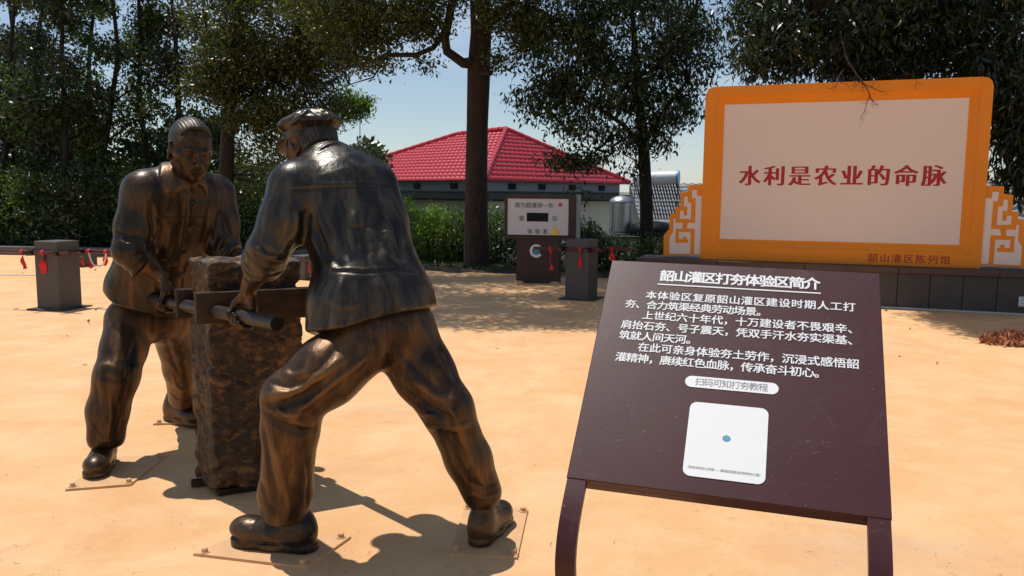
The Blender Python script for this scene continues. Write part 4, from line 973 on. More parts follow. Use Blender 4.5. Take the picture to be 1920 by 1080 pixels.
# slimmer tree right of it with a ragged crown
Yr = 13.4
tree('tree', 'slender tree with a dark drooping crown between the display stand and the slogan board', (2.25, Yr, 0),
     [(V(2.25, Yr, -.1), .13), (P3(1213, 470, Yr), .115), (P3(1212, 380, Yr), .105), (P3(1208, 300, Yr), .098), (P3(1203, 240, Yr), .085), (P3(1196, 160, Yr), .065), (P3(1188, 60, Yr), .045), (P3(1180, -60, Yr), .03)],
     [[(P3(1207, 280, Yr), .05), (P3(1170, 235, Yr - .2), .04), (P3(1120, 200, Yr - .3), .028), (P3(1060, 170, Yr - .3), .016)], [(P3(1206, 270, Yr), .05), (P3(1240, 215, Yr - .1), .036), (P3(1290, 150, Yr - .1), .024)], [(P3(1200, 200, Yr), .05), (P3(1150, 120, Yr), .035), (P3(1090, 60, Yr), .02)], [(P3(1198, 180, Yr), .05), (P3(1250, 100, Yr + .2), .03), (P3(1300, 40, Yr + .2), .02)], [(P3(1170, 240, Yr - .2), .022), (P3(1120, 280, Yr - .3), .016), (P3(1085, 310, Yr - .3), .008)], [(P3(1207, 330, Yr), .02), (P3(1190, 300, Yr - .2), .012), (P3(1170, 290, Yr - .2), .006)]],
     [(P3(1190, 60, Yr), (1.15, .9, .75), 6), (P3(1060, 90, Yr - .2), (.75, .7, .55), 3), (P3(1290, 100, Yr), (.55, .6, .60), 2.4), (P3(1130, 170, Yr - .2), (.95, .7, .40), 3.6), (P3(1010, 180, Yr - .3), (.38, .4, .36), 1.1), (P3(1240, 200, Yr), (.62, .5, .38), 2.0), (P3(1090, 235, Yr - .3), (.42, .4, .22), .9), (P3(1130, 290, Yr - .3), (.15, .2, .15), .18), (P3(1070, 300, Yr - .4), (.42, .3, .11), .7), (P3(1170, 260, Yr - .2), (.35, .3, .2), .6), (P3(1215, 262, Yr - .1), (.34, .3, .24), .7), (P3(1050, 20, Yr), (.8, .7, .5), 2), (P3(1200, -60, Yr), (1.5, 1.1, .8), 4), (P3(1085, 365, Yr - .3), (.12, .1, .04), .10), (P3(1186, 318, Yr - .1), (.16, .15, .10), .14)],
     32000, .088, 'dark', 'bark2', 22, None, 11, .12, .9, .36)
# crown that overhangs the slogan board
tree('tree', 'broad dark evergreen overhanging the top of the orange slogan board', (6.0, 11.9, 0),
     [(V(6.0, 12.0, -.2), .2), (V(5.9, 11.9, 1.5), .17), (V(5.6, 11.8, 3.0), .14), (V(5.2, 11.6, 4.2), .10), (V(4.8, 11.4, 5.5), .06)],
     [[(V(5.6, 11.8, 3.0), .08), (V(6.6, 11.2, 3.9), .06), (V(7.6, 10.8, 4.3), .04)], [(V(5.5, 11.8, 3.3), .07), (V(4.6, 11.4, 3.6), .05), (V(3.9, 11.0, 3.5), .03)], [(V(5.4, 11.7, 3.6), .06), (V(4.6, 11.9, 4.5), .04), (V(3.8, 11.9, 4.9), .02)]],
     [(P3(1560, 70, 11.2), (.80, .7, .55), 3.6), (P3(1460, 90, 11.0), (.42, .5, .42), 1.6), (P3(1430, 20, 11.3), (.45, .5, .35), 1.4), (P3(1680, 60, 11.0), (.9, .7, .6), 4.2), (P3(1800, 60, 10.8), (.8, .7, .6), 3.8), (P3(1900, 60, 10.6), (.7, .7, .7), 3.2), (P3(1540, -40, 11.6), (1.2, .9, .6), 3.4), (P3(1760, -60, 11.4), (1.6, 1.1, .7), 5), (P3(1400, 110, 10.9), (.14, .2, .2), .3), (P3(1640, 120, 11.0), (.5, .4, .25), 1.2),
      ((3.75, 9.6, 5.0), (.75, .8, .3), 7), ((3.75, 8.8, 5.0), (.75, .6, .3), 6), ((4.9, 9.2, 5.1), (.9, .9, .35), 7), ((4.8, 8.4, 5.1), (.9, .5, .3), 4), ((6.0, 8.6, 5.2), (1.2, .9, .4), 6), ((5.2, 10.4, 5.2), (1.8, 1.6, .8), 4), ((6.8, 10.0, 5.4), (1.8, 1.4, .8), 4), ((5.8, 9.2, 4.9), (1.5, .6, .5), 2), ((7.6, 8.8, 5.3), (1.2, .8, .5), 2)],
     92000, .115, 'glossy', 'bark2', 23, None, 11, .13, .8, .24)
tree('tree', 'dark leafy tree whose drooping branches hang down past the right edge of the slogan board', (8.3, 10.6, 0),
     [(V(8.3, 10.8, -.2), .16), (V(8.2, 10.6, 1.6), .13), (V(7.9, 10.4, 3.2), .10), (V(7.6, 10.1, 4.6), .06)],
     [[(V(7.95, 10.4, 3.0), .05), (V(7.2, 10.2, 3.1), .03), (V(6.7, 10.0, 2.8), .015)]],
     [(P3(1910, 180, 10.1), (.30, .4, .36), 2.2), (P3(1915, 250, 10.0), (.22, .3, .22), 1.0), (P3(1912, 320, 9.9), (.16, .2, .16), .55), (P3(1890, 120, 10.2), (.36, .4, .3), 1.6), (P3(1930, 350, 10.0), (.15, .2, .12), .3), ((7.7, 9.9, 4.6), (1.0, .9, .8), 4)],
     14000, .115, 'glossy', 'bark2', 24, None, 10, .11, 1.1, .26)
# dry twigs over the board's top edge
root = empty('dead_branch', tuple(P3(1600, 140, 9.9)), 'thin leafless twigs hanging over the top edge of the slogan board', 'branch')
rs = np.random.default_rng(5); mb = MB()
def twig(a, b, r0, depth):
    p = wob(a, b, 6, .018, rs); mb.tube(p, list(np.linspace(r0, r0 * .35, 6)), 5)
    if depth > 0:
        for i in (1, 2, 3, 4):
            d = unit(b - a) + rs.normal(size=3) * .75; d[1] *= .4; twig(p[i], p[i] + unit(d) * np.linalg.norm(b - a) * rs.uniform(.25, .5), r0 * .5, depth - 1)
twig(P3(1592, 118, 9.85), P3(1645, 198, 9.62), .009, 2); twig(P3(1582, 130, 9.85), P3(1562, 172, 9.65), .008, 1); twig(P3(1600, 150, 9.8), P3(1660, 172, 9.65), .006, 1); twig(P3(1690, 130, 9.75), P3(1730, 160, 9.5), .006, 1)
mb.build('twigs', MT['deadtwig'], root, True, True)['kind'] = 'stuff'
MB().tube([P3(1575, 60, 10.6), P3(1585, 100, 10.1), P3(1592, 120, 9.85)], [.016, .012, .009], 6).build('stem', MT['deadtwig'], root, True, True)
# rounded camphor behind the workers
Yc = 16.6
tree('tree', 'full rounded olive-green tree rising behind the two bronze workers', (float(P3(425, 480, Yc)[0]), Yc, 0),
     [(P3(425, 520, Yc), .20), (P3(424, 420, Yc), .17), (P3(424, 330, Yc), .15), (P3(428, 230, Yc), .13), (P3(440, 120, Yc), .10), (P3(450, 0, Yc), .07)],
     [[(P3(426, 260, Yc), .08), (P3(480, 180, Yc - .3), .06), (P3(560, 120, Yc - .6), .03)], [(P3(430, 200, Yc), .07), (P3(400, 120, Yc), .05), (P3(385, 40, Yc), .03)]],
     [(P3(520, 60, Yc - .4), (1.35, 1.0, .95), 8), (P3(450, 110, Yc - .5), (.9, .7, .6), 4), (P3(420, 160, Yc - .5), (.75, .5, .35), 2.4), (P3(590, 110, Yc - .5), (.7, .7, .7), 3.2), (P3(560, 200, Yc - .6), (.85, .6, .36), 2.6), (P3(470, 215, Yc - .6), (.62, .5, .30), 1.6), (P3(520, 250, Yc - .3), (.5, .4, .5), 1.4), (P3(400, 20, Yc), (.6, .7, .7), 2), (P3(620, 20, Yc - .3), (.9, .8, .6), 3.2), (P3(520, -60, Yc), (1.6, 1.2, .8), 4), (P3(490, 320, Yc + .3), (.55, .4, .5), 1.0)],
     58000, .080, 'camphor', 'bark2', 25, None, 15, .15, .45, .42)
tree('tree', 'feathery light green tree showing above the capped worker\'s shoulder', (float(P3(600, 480, 17.5)[0]), 17.5, 0),
     [(P3(600, 470, 17.5), .08), (P3(598, 330, 17.5), .06), (P3(610, 240, 17.5), .04)], [[(P3(610, 240, 17.5), .03), (P3(650, 215, 17.3), .02), (P3(690, 200, 17.2), .01)]],
     [(P3(655, 205, 17.2), (.42, .4, .22), 2), (P3(640, 180, 17.3), (.3, .4, .2), 1), (P3(675, 195, 17.2), (.25, .3, .14), 1), (P3(620, 225, 17.3), (.3, .3, .2), 1)],
     2600, .085, 'bright', 'bark2', 26, None, 10, .10, .2, .3)
# thicket of slender trees on the left
spec = [(-1, 19.2, 40, 'leaning'), (60, 18.6, 90, ''), (130, 18.2, 110, ''), (205, 18.8, 215, ''), (268, 19.3, 262, ''), (335, 19.0, 322, ''), (30, 21.5, 20, ''), (165, 22.0, 180, '')]
labels = ['slender dark-leaved tree at the very left edge of the thicket', 'thin tree of the left thicket, just right of the leftmost one', 'bushy thin tree of the thicket above the nearest granite post', 'slender tree with a slightly slanting bare stem, left of the bare-headed worker\'s shoulder',
          'slender tree with a straight bare stem, directly left of the bare-headed worker', 'slim tree whose leaves spread right above the bare-headed worker\'s head', 'taller back-row tree of the thicket at the left edge', 'taller back-row tree between the two bare stems of the thicket']
for i, ((ub, Y, ut, _), lb) in enumerate(zip(spec, labels)):
    rs = np.random.default_rng(40 + i); b = P3(ub, 470, Y); b[2] = 0; tp = P3(ut, -160, Y)
    tr = [(b + V(0, 0, -.1), .085)] + [(b + (tp - b) * t + rs.normal(size=3) * .08 * V(1, 1, 0), .08 * (1 - .7 * t)) for t in (.15, .3, .45, .6, .8, 1)]
    limbs = []; blobs = []
    for k_ in range(13):
        t = rs.uniform(.22, 1.0); p = b + (tp - b) * t; a = rs.uniform(0, 6.28); ln = rs.uniform(.5, 1.15) * (1.15 - .4 * t); q_ = p + V(math.cos(a) * ln, math.sin(a) * ln * .7, ln * .65)
        limbs.append([(p, .028), ((p + q_) / 2 + V(0, 0, .03), .019), (q_, .008)]); blobs.append((q_, (rs.uniform(.35, .6), .4, rs.uniform(.22, .4)), 1)); blobs.append(((p + q_) / 2, (.35, .3, .25), .5))
    tree('thicket_tree', lb, b, tr, limbs, blobs, (7600 if i in (3, 4, 5) else 10500), .108, 'mid' if i in (1, 3, 4, 7) else 'dark', 'bark2', 60 + i, 'slender trees of the thicket on the left', 9, .13, .45, .40)
# undergrowth: dense shrubs
def shrub(label, c, r, n, size, mat, seed, name='shrub', asp=.4, per=10, group=None, sp=.09, droop=-.2, shell=.6):
    rs = np.random.default_rng(seed); c = np.asarray(c, float); root = empty(name, (c[0], c[1], 0), label, 'shrub', group); mb = MB()
    for i in range(9):
        a = rs.uniform(0, 6.28); q_ = c + V(math.cos(a) * r[0] * .6, math.sin(a) * r[1] * .6, r[2] * rs.uniform(.2, .8)); mb.tube([V(c[0], c[1], -.05) + rs.normal(size=3) * .08 * V(1, 1, 0), (c + q_) / 2, q_], [.018, .012, .005], 5)
    mb.build('stems', MT['bark2'], root, False, True)
    m = n // per; d = rs.normal(size=(m, 3)); d /= np.linalg.norm(d, axis=1)[:, None]; rad = (shell + (1 - shell) * rs.uniform(0, 1, m)) ** .6; lump = 1 + .22 * np.sin(d @ V(5, 3, 4) + seed) * np.cos(d @ V(-3, 6, 5))
    cl = c + d * (rad * lump)[:, None] * np.asarray(r); cl[:, 2] = np.maximum(cl[:, 2], .04)
    C = np.repeat(cl, per, 0) + rs.normal(size=(m * per, 3)) * sp; C[:, 2] = np.maximum(C[:, 2], .02)
    leaf_obj('foliage', C, size, LF[mat], root, rs, droop, asp, lambda c_, r__: np.repeat(r__.uniform(0, .65, m), per) + r__.normal(0, .15, len(c_))); return root
bl = ['tall dense shrub at the far left edge below the thicket', 'dense dark shrub behind the farthest left post', 'dense shrub rising behind the nearest granite post', 'dark shrub just left of the bare-headed worker\'s arm', 'dark shrub directly behind the bare-headed worker', 'dark shrub seen between the two workers\' heads', 'dark shrub behind the capped worker\'s cap']
for i, (u, Y, h_) in enumerate([(-40, 17.8, 1.5), (50, 18.0, 1.35), (150, 17.6, 1.45), (250, 18.0, 1.5), (350, 18.2, 1.4), (450, 18.4, 1.35), (560, 18.6, 1.2)]):
    p = P3(u, 470, Y); shrub(bl[i], (p[0], Y, h_ * .50), (.95, .8, h_ * .78), 5200, .10, 'dark' if i % 2 == 0 else 'mid', 90 + i, group='dark shrubs under the thicket')
bk = MB()
rs = np.random.default_rng(77); n = 98000; X = rs.uniform(-29, -3.3, n); Yy = 20.6 + rs.uniform(0, 2.2, n) + .4 * np.sin(X); Zt = 2.75 + .45 * np.sin(X * 1.3) + .3 * np.sin(X * 3.1 + 1) - .09 * np.clip(X + 9, 0, 6) ** 1.3
C = np.stack([X, Yy, -1.5 + (Zt + 1.5) * rs.uniform(0, 1, n) ** .75], 1)
tag(leaf_obj('far_wood', C, .17, LF['dark'], None, rs, .2, .5), 'dense dark wood closing off the plaza behind the thicket', 'wood', kind='stuff')
n = 26000; X = rs.uniform(11, 34, n); C = np.stack([X, 27 + rs.uniform(0, 2, n) - .25 * X, -2.8 + (4.6 + .5 * np.sin(X * .9)) * rs.uniform(0, 1, n) ** .75], 1)
tag(leaf_obj('low_wood', C, .24, LF['dark'], None, rs, .2, .5), 'low wood beyond the grey tile roof on the right', 'wood', kind='stuff')
# hedge left of the big trunk and shrubs by the display stand
hl = [('bright green bamboo-like shrub just right of the capped worker\'s back', (745, 15.2), (.62, .45, .66), .58, 'bright', 6200), ('leafy hedge shrub left of the big trunk, its top lit yellow-green', (810, 15.4), (.62, .5, .54), .48, 'bright', 6500),
      ('hedge shrub right against the left side of the big trunk', (858, 15.3), (.45, .45, .50), .46, 'mid', 4600), ('green shrub between the big trunk and the display stand', (928, 15.0), (.42, .4, .50), .50, 'mid', 4200),
      ('small dark shrub growing just right of the display stand', (1098, 13.6), (.28, .3, .42), .42, 'dark', 2400), ('low leafy shrub in front of the cream block, below the upright tank', (1150, 13.8), (.45, .35, .30), .30, 'mid', 2600), ('low leafy shrub beside the slender trunk, under the slogan board\'s left wing', (1232, 13.0), (.40, .35, .30), .32, 'mid', 2200), ('dark low hedge shrub behind the display stand', (1010, 14.6), (.6, .4, .42), .38, 'dark', 3400)]
for i, (lb, (u, Y), r, zc, mt, n) in enumerate(hl):
    p = P3(u, 470, Y); shrub(lb, (p[0], Y, zc), r, n, .062 if mt != 'bright' else .072, mt, 120 + i, 'hedge_shrub' if i < 3 else 'shrub', .3 if mt == 'bright' else .42, 10, 'hedge beside the big trunk' if i < 3 else None, .07)
# grass and litter in the bed
rs = np.random.default_rng(9); n = 9000; X = rs.uniform(-12, 3.2, n); Yy = edge_y(X) + .05 + rs.uniform(0, 1, n) ** 1.5 * 2.2; k_ = (X * .348 + Yy * .937 > 11.1) | (X < 1.5)
C = np.stack([X, Yy, np.full(n, .045)], 1)[k_]
tag(leaf_obj('ground_cover', C, .075, LF['dark'], None, rs, -1.2, .22), 'low dark plants covering the bed behind the plaza', 'ground cover', kind='stuff')
# ------------------------------------------------------------------ the two cast workers
E_R = unit((.8, .6, 0))                       # right-hand direction of the capped man; left-hand direction of the bare-headed one
ROD_A, ROD_B = V(-.852, 2.930, .825), V(-1.825, 3.955, .79)
ROD_D = unit(ROD_B - ROD_A); ROD_R = .027
ROD_OFF = V(.37, .20, 0)
def frame_of(f, up=(0, 0, 1)):
    f = unit(f); r = unit(np.cross(f, np.asarray(up, float))); u = np.cross(r, f); return r, f, u

def head_shape(S, c, f, s=1.08, ears=True):
    """face looking along f; rows: r right, f forward, u up"""
    r, f, u = frame_of(f); A = np.array([r, f, u]); W = lambda x, y, z: c + s * (x * r + y * f + z * u)
    S.add(ell(W(0, -.012, .028), V(.077, .099, .094) * s, A), .02)
    S.add(ell(W(0, .030, -.030), V(.064, .064, .086) * s, A), .03)
    S.add(econe(W(0, .012, -.066), W(0, .056, -.100), r, (.050 * s, .040 * s), (.030 * s, .024 * s)), .035)
    for sg in (-1, 1):
        S.add(cone(W(sg * .042, .058, -.016), W(sg * .060, .020, -.012), .021 * s, .018 * s), .028)      # cheek bones
        S.add(cone(W(sg * .056, .0, -.060), W(sg * .036, .045, -.095), .018 * s, .016 * s), .03)        # jaw line
        S.sub(ell(W(sg * .031, .101, .003), V(.020, .015, .012) * s, A), .020)                           # sockets
        S.add(ell(W(sg * .031, .0755, .001), V(.0155, .0125, .0125) * s, A), .004)                       # eyes
        S.add(cone(W(sg * .018, .086, .0085), W(sg * .044, .079, .0065), .0042 * s, .0042 * s), .006)    # upper lids
        S.add(cone(W(sg * .019, .085, -.010), W(sg * .043, .078, -.009), .0028 * s, .0028 * s), .006)
        S.add(cone(W(sg * .016, .094, .019), W(sg * .032, .090, .026), .0045 * s, .0045 * s), .016); S.add(cone(W(sg * .032, .090, .026), W(sg * .050, .076, .021), .0042 * s, .003 * s), .016)      # brows
        S.add(ell(W(sg * .0125, .104, -.036), V(.0075, .009, .0065) * s, A), .009)                       # nostril wings
        S.sub(ell(W(sg * .0065, .1085, -.0425), V(.002, .003, .003) * s, A), .002)
        S.add(cone(W(sg * .034, .066, -.045), W(sg * .030, .070, -.080), .016 * s, .013 * s), .026)           # nasolabial fold
    S.add(cone(W(0, .090, .016), W(0, .1135, -.030), .0075 * s, .0115 * s), .014)
    S.add(ell(W(0, .088, -.062), V(.034, .014, .022) * s, A), .03)
    S.add(cone(W(-.020, .094, -.0585), W(.020, .094, -.0585), .0045 * s, .0045 * s), .008)
    S.add(cone(W(-.016, .095, -.0700), W(.016, .095, -.0700), .0058 * s, .0058 * s), .008)
    S.sub(cone(W(-.023, .1015, -.0640), W(.023, .1015, -.0640), .0024 * s, .0024 * s), .004)
    S.sub(ell(W(0, .109, -.082), V(.016, .007, .005) * s, A), .012)
    S.add(ell(W(0, .086, -.097), V(.020, .015, .016) * s, A), .02)
    if ears:
        for sg in (-1, 1):
            e = W(sg * .080, -.008, -.006); ea = unit(sg * r * .92 - f * .38); eb = unit(f * .92 + sg * r * .38)
            AE = np.array([ea, eb, u])
            s0_ = s; s = s * 1.16; S.add(ell(e, V(.0085, .020, .033) * s, AE), .006); S.sub(ell(e + ea * .008 * s, V(.007, .0115, .021) * s, AE), .004)
            S.add(ell(e + ea * .004 * s + eb * .006 * s - u * .006 * s, V(.006, .005, .008) * s, AE), .003)
            S.add(ell(e - u * .030 * s + eb * .004 * s, V(.006, .009, .010) * s, AE), .006); s = s0_
    return W, A

def grip_hand(S, c, t, wd, thumb, s=1.05, R=ROD_R):
    """a hand closed round the bar at c; t along the bar, wd from the bar towards the wrist, thumb = +1/-1 side along t"""
    t = unit(t); wd = unit(wd - (wd @ t) * t); b = np.cross(t, wd)                    # b: the side the back of the hand is on
    fr = [.0098, .0105, .0100, .0086]; ln = [.96, 1.04, 1.0, .84]
    C = c
    ang0 = math.radians(38)
    for i in range(4):
        o = C + t * thumb * (.033 - i * .0215) * s; rr = R + .0095 * s; pts = []
        for k in range(6):
            a = ang0 + k / 5 * math.radians(235) * ln[i]
            grow = 1.0 + (.16 if k in (1, 3) else 0)
            pts.append(o + (math.cos(a) * wd + math.sin(a) * b) * rr * grow + t * thumb * .0015 * k)
        S.chain([pts[0] + wd * .018 - b * -.004] + pts, [fr[i] * s * q for q in (1.25, 1.22, 1.05, 1.08, .97, .95, .84)], .006)
    kn = C + wd * (R + .016) + b * (R * .62)
    wr = C + wd * (.112 * s) + b * (.006)
    AA = np.array([t, unit(wr - kn), unit(np.cross(t, wr - kn))])
    S.add(rbox((kn + wr) / 2, V(.041, .052, .0145) * s, AA, .013 * s), .018)
    S.add(rbox(kn * .6 + wr * .4, V(.044, .024, .014) * s, AA, .013 * s), .016)
    # thumb leaves the side of the palm near the wrist and closes against the fingers
    tb = wr * .62 + kn * .38 + t * thumb * .034 * s - b * .006
    t1 = C + wd * (R + .024) + t * thumb * .056 * s - b * .012
    t2 = C + wd * (R * .25) - b * (R + .011) + t * thumb * .050 * s
    t3 = C - wd * (R * .55) - b * (R + .004) + t * thumb * .040 * s
    S.chain([tb, t1, t2, t3], [.0165 * s, .0135 * s, .0118 * s, .0095 * s], .012)
    return wr

def shoe(parent, heel, fdir, length, tip=0.0, name='shoe', lace=True):
    f = unit(fdir); r = unit(np.cross(f, V(0, 0, 1))); u = V(0, 0, 1); s = length / .33
    W = lambda x, y, z: heel + s * (x * r + y * f + z * u)
    S = Shape()
    S.add(econe(W(0, .052, .075), W(0, .060, .02), r, (.036 * s, .046 * s), (.040 * s, .050 * s)), .02)
    S.add(econe(W(0, .075, .13), W(0, .06, .07), r, (.043 * s, .050 * s), (.040 * s, .050 * s)), .03)
    S.add(econe(W(0, .07, .085), W(0, .235, .048), r, (.045 * s, .045 * s), (.052 * s, .040 * s)), .04); S.add(econe(W(0, .05, .045), W(0, .25, .040), r, (.046 * s, .036 * s), (.052 * s, .030 * s)), .03)
    S.add(ell(W(0, .262, .050), V(.050, .066, .038) * s, np.array([r, f, u])), .025)
    S.add(ell(W(0, .265, .058), V(.044, .050, .034) * s, np.array([r, f, u])), .02)
    S.line3([W(-.050, .225, .030), W(-.040, .222, .075), W(0, .215, .094), W(.040, .222, .075), W(.050, .225, .030)], -.0035, .006)   # toe cap seam
    for k in range(4): S.line3([W(-.024, .125 + .024 * k, .120 - .0115 * k), W(0, .128 + .024 * k, .128 - .0115 * k), W(.024, .125 + .024 * k, .120 - .0115 * k)], .006, .005)
    S.line3([W(-.03, .105, .122), W(-.027, .21, .082)], .004, .005); S.line3([W(.03, .105, .122), W(.027, .21, .082)], .004, .005)
    top = S.ops[:]
    def base(P, d):
        z = (P[:, 2] - heel[2]) / s; q = P.copy(); q[:, 2] = heel[2] + .03 * s
        a = W(0, .048, .03); b = W(0, .155, .03); c = W(0, .262, .03)
        def cap(p0, p1, r0, r1):
            ba = p1 - p0; pa = q - p0; h = np.clip(pa @ ba / (ba @ ba), 0, 1); e = pa - h[:, None] * ba; return np.sqrt((e * e).sum(1)) - (r0 + h * (r1 - r0))
        o = smin(cap(a, b, .048 * s, .050 * s), cap(b, c, .050 * s, .058 * s), .03)
        sole = np.maximum(o - .001, np.maximum((z - .026) * s, -(z - .001) * s))
        d = np.maximum(d, -(z - .02) * s)
        return np.minimum(d, sole)
    S.post.append(base)
    return S.build(name, BZ['shoe'], parent, .004, 2)

def base_plate(corners, label):
    P = [np.asarray(c, float) for c in corners]; c = sum(P) / 4; root = empty('base_plate', (c[0], c[1], 0), label, 'steel plate', 'plates under the feet of the workers')
    mb = MB(); vs = [p - c + V(0, 0, -.002) for p in P] + [p - c + V(0, 0, .010) for p in P]
    vs = [V(v[0], v[1], v[2]) for v in vs]
    for i in range(4): vs[4 + i] = V(vs[i][0] * .992, vs[i][1] * .992, .010)
    n_ = 1 if np.cross(P[1] - P[0], P[2] - P[1])[2] > 0 else -1
    fs = [(4, 5, 6, 7), (3, 2, 1, 0)] + [(i, (i + 1) % 4, 4 + (i + 1) % 4, 4 + i) for i in range(4)]
    if n_ < 0: fs = [f[::-1] for f in fs]
    mb.add(vs, fs).build('plate', MT['plate'], root)
    for p in P:
        q = (p - c) * .86; m2 = MB().lathe([(.020, .010), (.020, .013), (.012, .0135), (.012, .024), (.0095, .027)], (q[0], q[1], 0), 6)
        m2.build('bolt', MT['plate'], root)
    return root

# ---- man with the cap, back towards us
WR = empty('person', (-.45, 2.9, 0), 'bronze worker in a flat cap seen from behind, leaning on the near bar', 'statue', 'bronze workers at the tamping stone')
hip_c = at_y(705, 600, 2.93)
pts = dict(hem=at_y(699, 606, 2.94), seat=at_y(697, 560, 2.96), waist=at_y(688, 496, 3.00), mid=at_y(668, 425, 3.05), chest=at_y(645, 360, 3.09), top=at_y(628, 328, 3.12), neck=at_y(611, 293, 3.13))
RM = dict(kL=at_y(549, 748, 2.75), aL=at_y(538, 960, 2.84), kR=at_y(838, 765, 2.90), aR=at_y(908, 935, 2.93), hL=at_y(672, 650, 2.86), hR=at_y(752, 625, 3.0))
LHc = ROD_A + ROD_D * .27; RHc = ROD_A + ROD_OFF + ROD_D * -.02
sL, eL = at_y(549, 352, 2.97), at_y(503, 468, 2.90)
sR = at_y(698, 350, 3.26)
wrist_dir = unit(V(.42, -.25, .9))
# trousers
T = Shape()
T.add(ell(at_y(712, 612, 2.94), V(.185, .15, .13), np.array([E_R, V(-.6, .8, 0), V(0, 0, 1)])), .04)
T.add(cone(RM['hL'], at_y(612, 698, 2.79), .118, .116), .04); T.add(cone(at_y(612, 698, 2.79), RM['kL'], .116, .100), .05)
T.add(cone(RM['kL'], at_y(545, 800, 2.77), .100, .094), .04); T.add(cone(at_y(545, 800, 2.77), at_y(536, 925, 2.83), .094, .094), .04)
T.add(econe(at_y(535, 925, 2.83), at_y(535, 962, 2.835), V(1, 0, 0), (.093, .088), (.082, .080)), .03)
T.add(cone(RM['hR'], at_y(795, 700, 2.95), .132, .108), .06); T.add(cone(at_y(795, 700, 2.95), RM['kR'], .106, .090), .05)
T.add(cone(RM['kR'], at_y(878, 860, 2.92), .090, .083), .04); T.add(cone(at_y(878, 860, 2.92), at_y(904, 922, 2.94), .083, .074), .03)
T.sub(rbox(at_y(545, 1010, 2.84), V(.16, .16, .075), None, .004), .012); T.sub(ell(at_y(917, 975, 2.94), V(.13, .13, .045)), .015)
for pl, a, wd in [
    ([(497, 760), (530, 762), (575, 745), (612, 715)], -.020, .020), ([(500, 742), (545, 738), (600, 706), (650, 668)], .012, .020),
    ([(492, 770), (520, 795), (560, 812), (590, 806)], -.016, .016), ([(505, 752), (535, 778), (560, 780)], .012, .012), ([(560, 770), (590, 745), (650, 700), (690, 668)], .010, .016),
    ([(560, 775), (552, 792), (585, 800)], .010, .010), ([(494, 800), (505, 880), (520, 950)], -.010, .016), ([(515, 830), (530, 900), (545, 960)], .007, .013),
    ([(488, 900), (500, 945), (530, 965)], -.009, .014), ([(570, 830), (580, 900), (575, 955)], -.006, .012), ([(545, 820), (556, 900)], .005, .010),
    ([(760, 730), (800, 765), (845, 785)], -.019, .016), ([(835, 745), (855, 790), (872, 840)], .009, .014), ([(812, 760), (838, 800), (858, 850)], -.008, .012), ([(775, 770), (800, 778), (830, 772)], .008, .010), ([(775, 715), (815, 742), (860, 752)], .010, .018), ([(800, 800), (850, 805), (880, 795)], .009, .015),
    ([(815, 780), (850, 850), (880, 905)], -.009, .014), ([(860, 800), (885, 860), (905, 915)], .008, .012), ([(735, 690), (775, 740), (810, 800)], .006, .014),
    ([(885, 905), (905, 915), (930, 905)], -.007, .010), ([(880, 925), (905, 935), (935, 925)], .006, .008), ([(700, 625), (712, 650), (706, 670)], -.010, .014),
    ([(640, 640), (600, 690), (560, 720)], -.008, .016), ([(520, 690), (545, 705), (590, 700)], .006, .014), ([(505, 715), (540, 728), (585, 720)], -.007, .012), ([(730, 640), (780, 690), (830, 740)], -.007, .016), ([(790, 610), (815, 660), (850, 720)], .006, .014)]:
    T.fold(pl, a, wd)
T.sizer(.0014, 16, 3)
T.build('trousers', BZ['trousers'], WR, .0048)
# jacket
J = Shape(); FW = V(-.6, .8, 0)
def rows(*a): return list(a)
J.add(econe(pts['hem'] + V(.005, 0, -.045), pts['seat'], E_R, (.262, .195), (.228, .180)), .05)
J.add(econe(pts['seat'], pts['waist'], E_R, (.228, .178), (.178, .145)), .06)
J.add(econe(pts['waist'], pts['mid'], E_R, (.178, .145), (.195, .148)), .06)
J.add(econe(pts['mid'], pts['chest'], E_R, (.195, .148), (.212, .145)), .06)
J.add(econe(pts['chest'], pts['top'], E_R, (.205, .142), (.165, .100)), .06)
J.add(cone(sL + V(.02, .02, -.01), sR + V(-.03, 0, -.03), .088, .088), .07)
J.add(cone(pts['top'], pts['neck'] + V(0, 0, -.02), .12, .085), .06)
J.add(torus(pts['neck'] + V(-.002, .004, -.006), unit(V(-.33, .38, 1)), .078, .015), .012)
J.add(torus(pts['neck'] + V(-.008, .012, .012), unit(V(-.33, .38, 1)), .066, .012), .010)
# left sleeve, rolled at the forearm
J.add(cone(sL, at_y(532, 415, 2.93), .090, .083), .05); J.add(cone(at_y(532, 415, 2.93), eL, .083, .069), .04)
fe = eL + (LHc + wrist_dir * .10 - eL) * .26
J.add(cone(eL, fe, .070, .070), .03)
dr_ = unit(LHc + wrist_dir * .10 - eL)
J.add(torus(eL + dr_ * .062, dr_, .062, .019), .007); J.add(torus(eL + dr_ * .090, dr_ + V(.12, 0, .05), .060, .018), .005)
J.add(torus(eL + dr_ * .020, dr_ + V(-.1, 0, .1), .060, .018), .014)
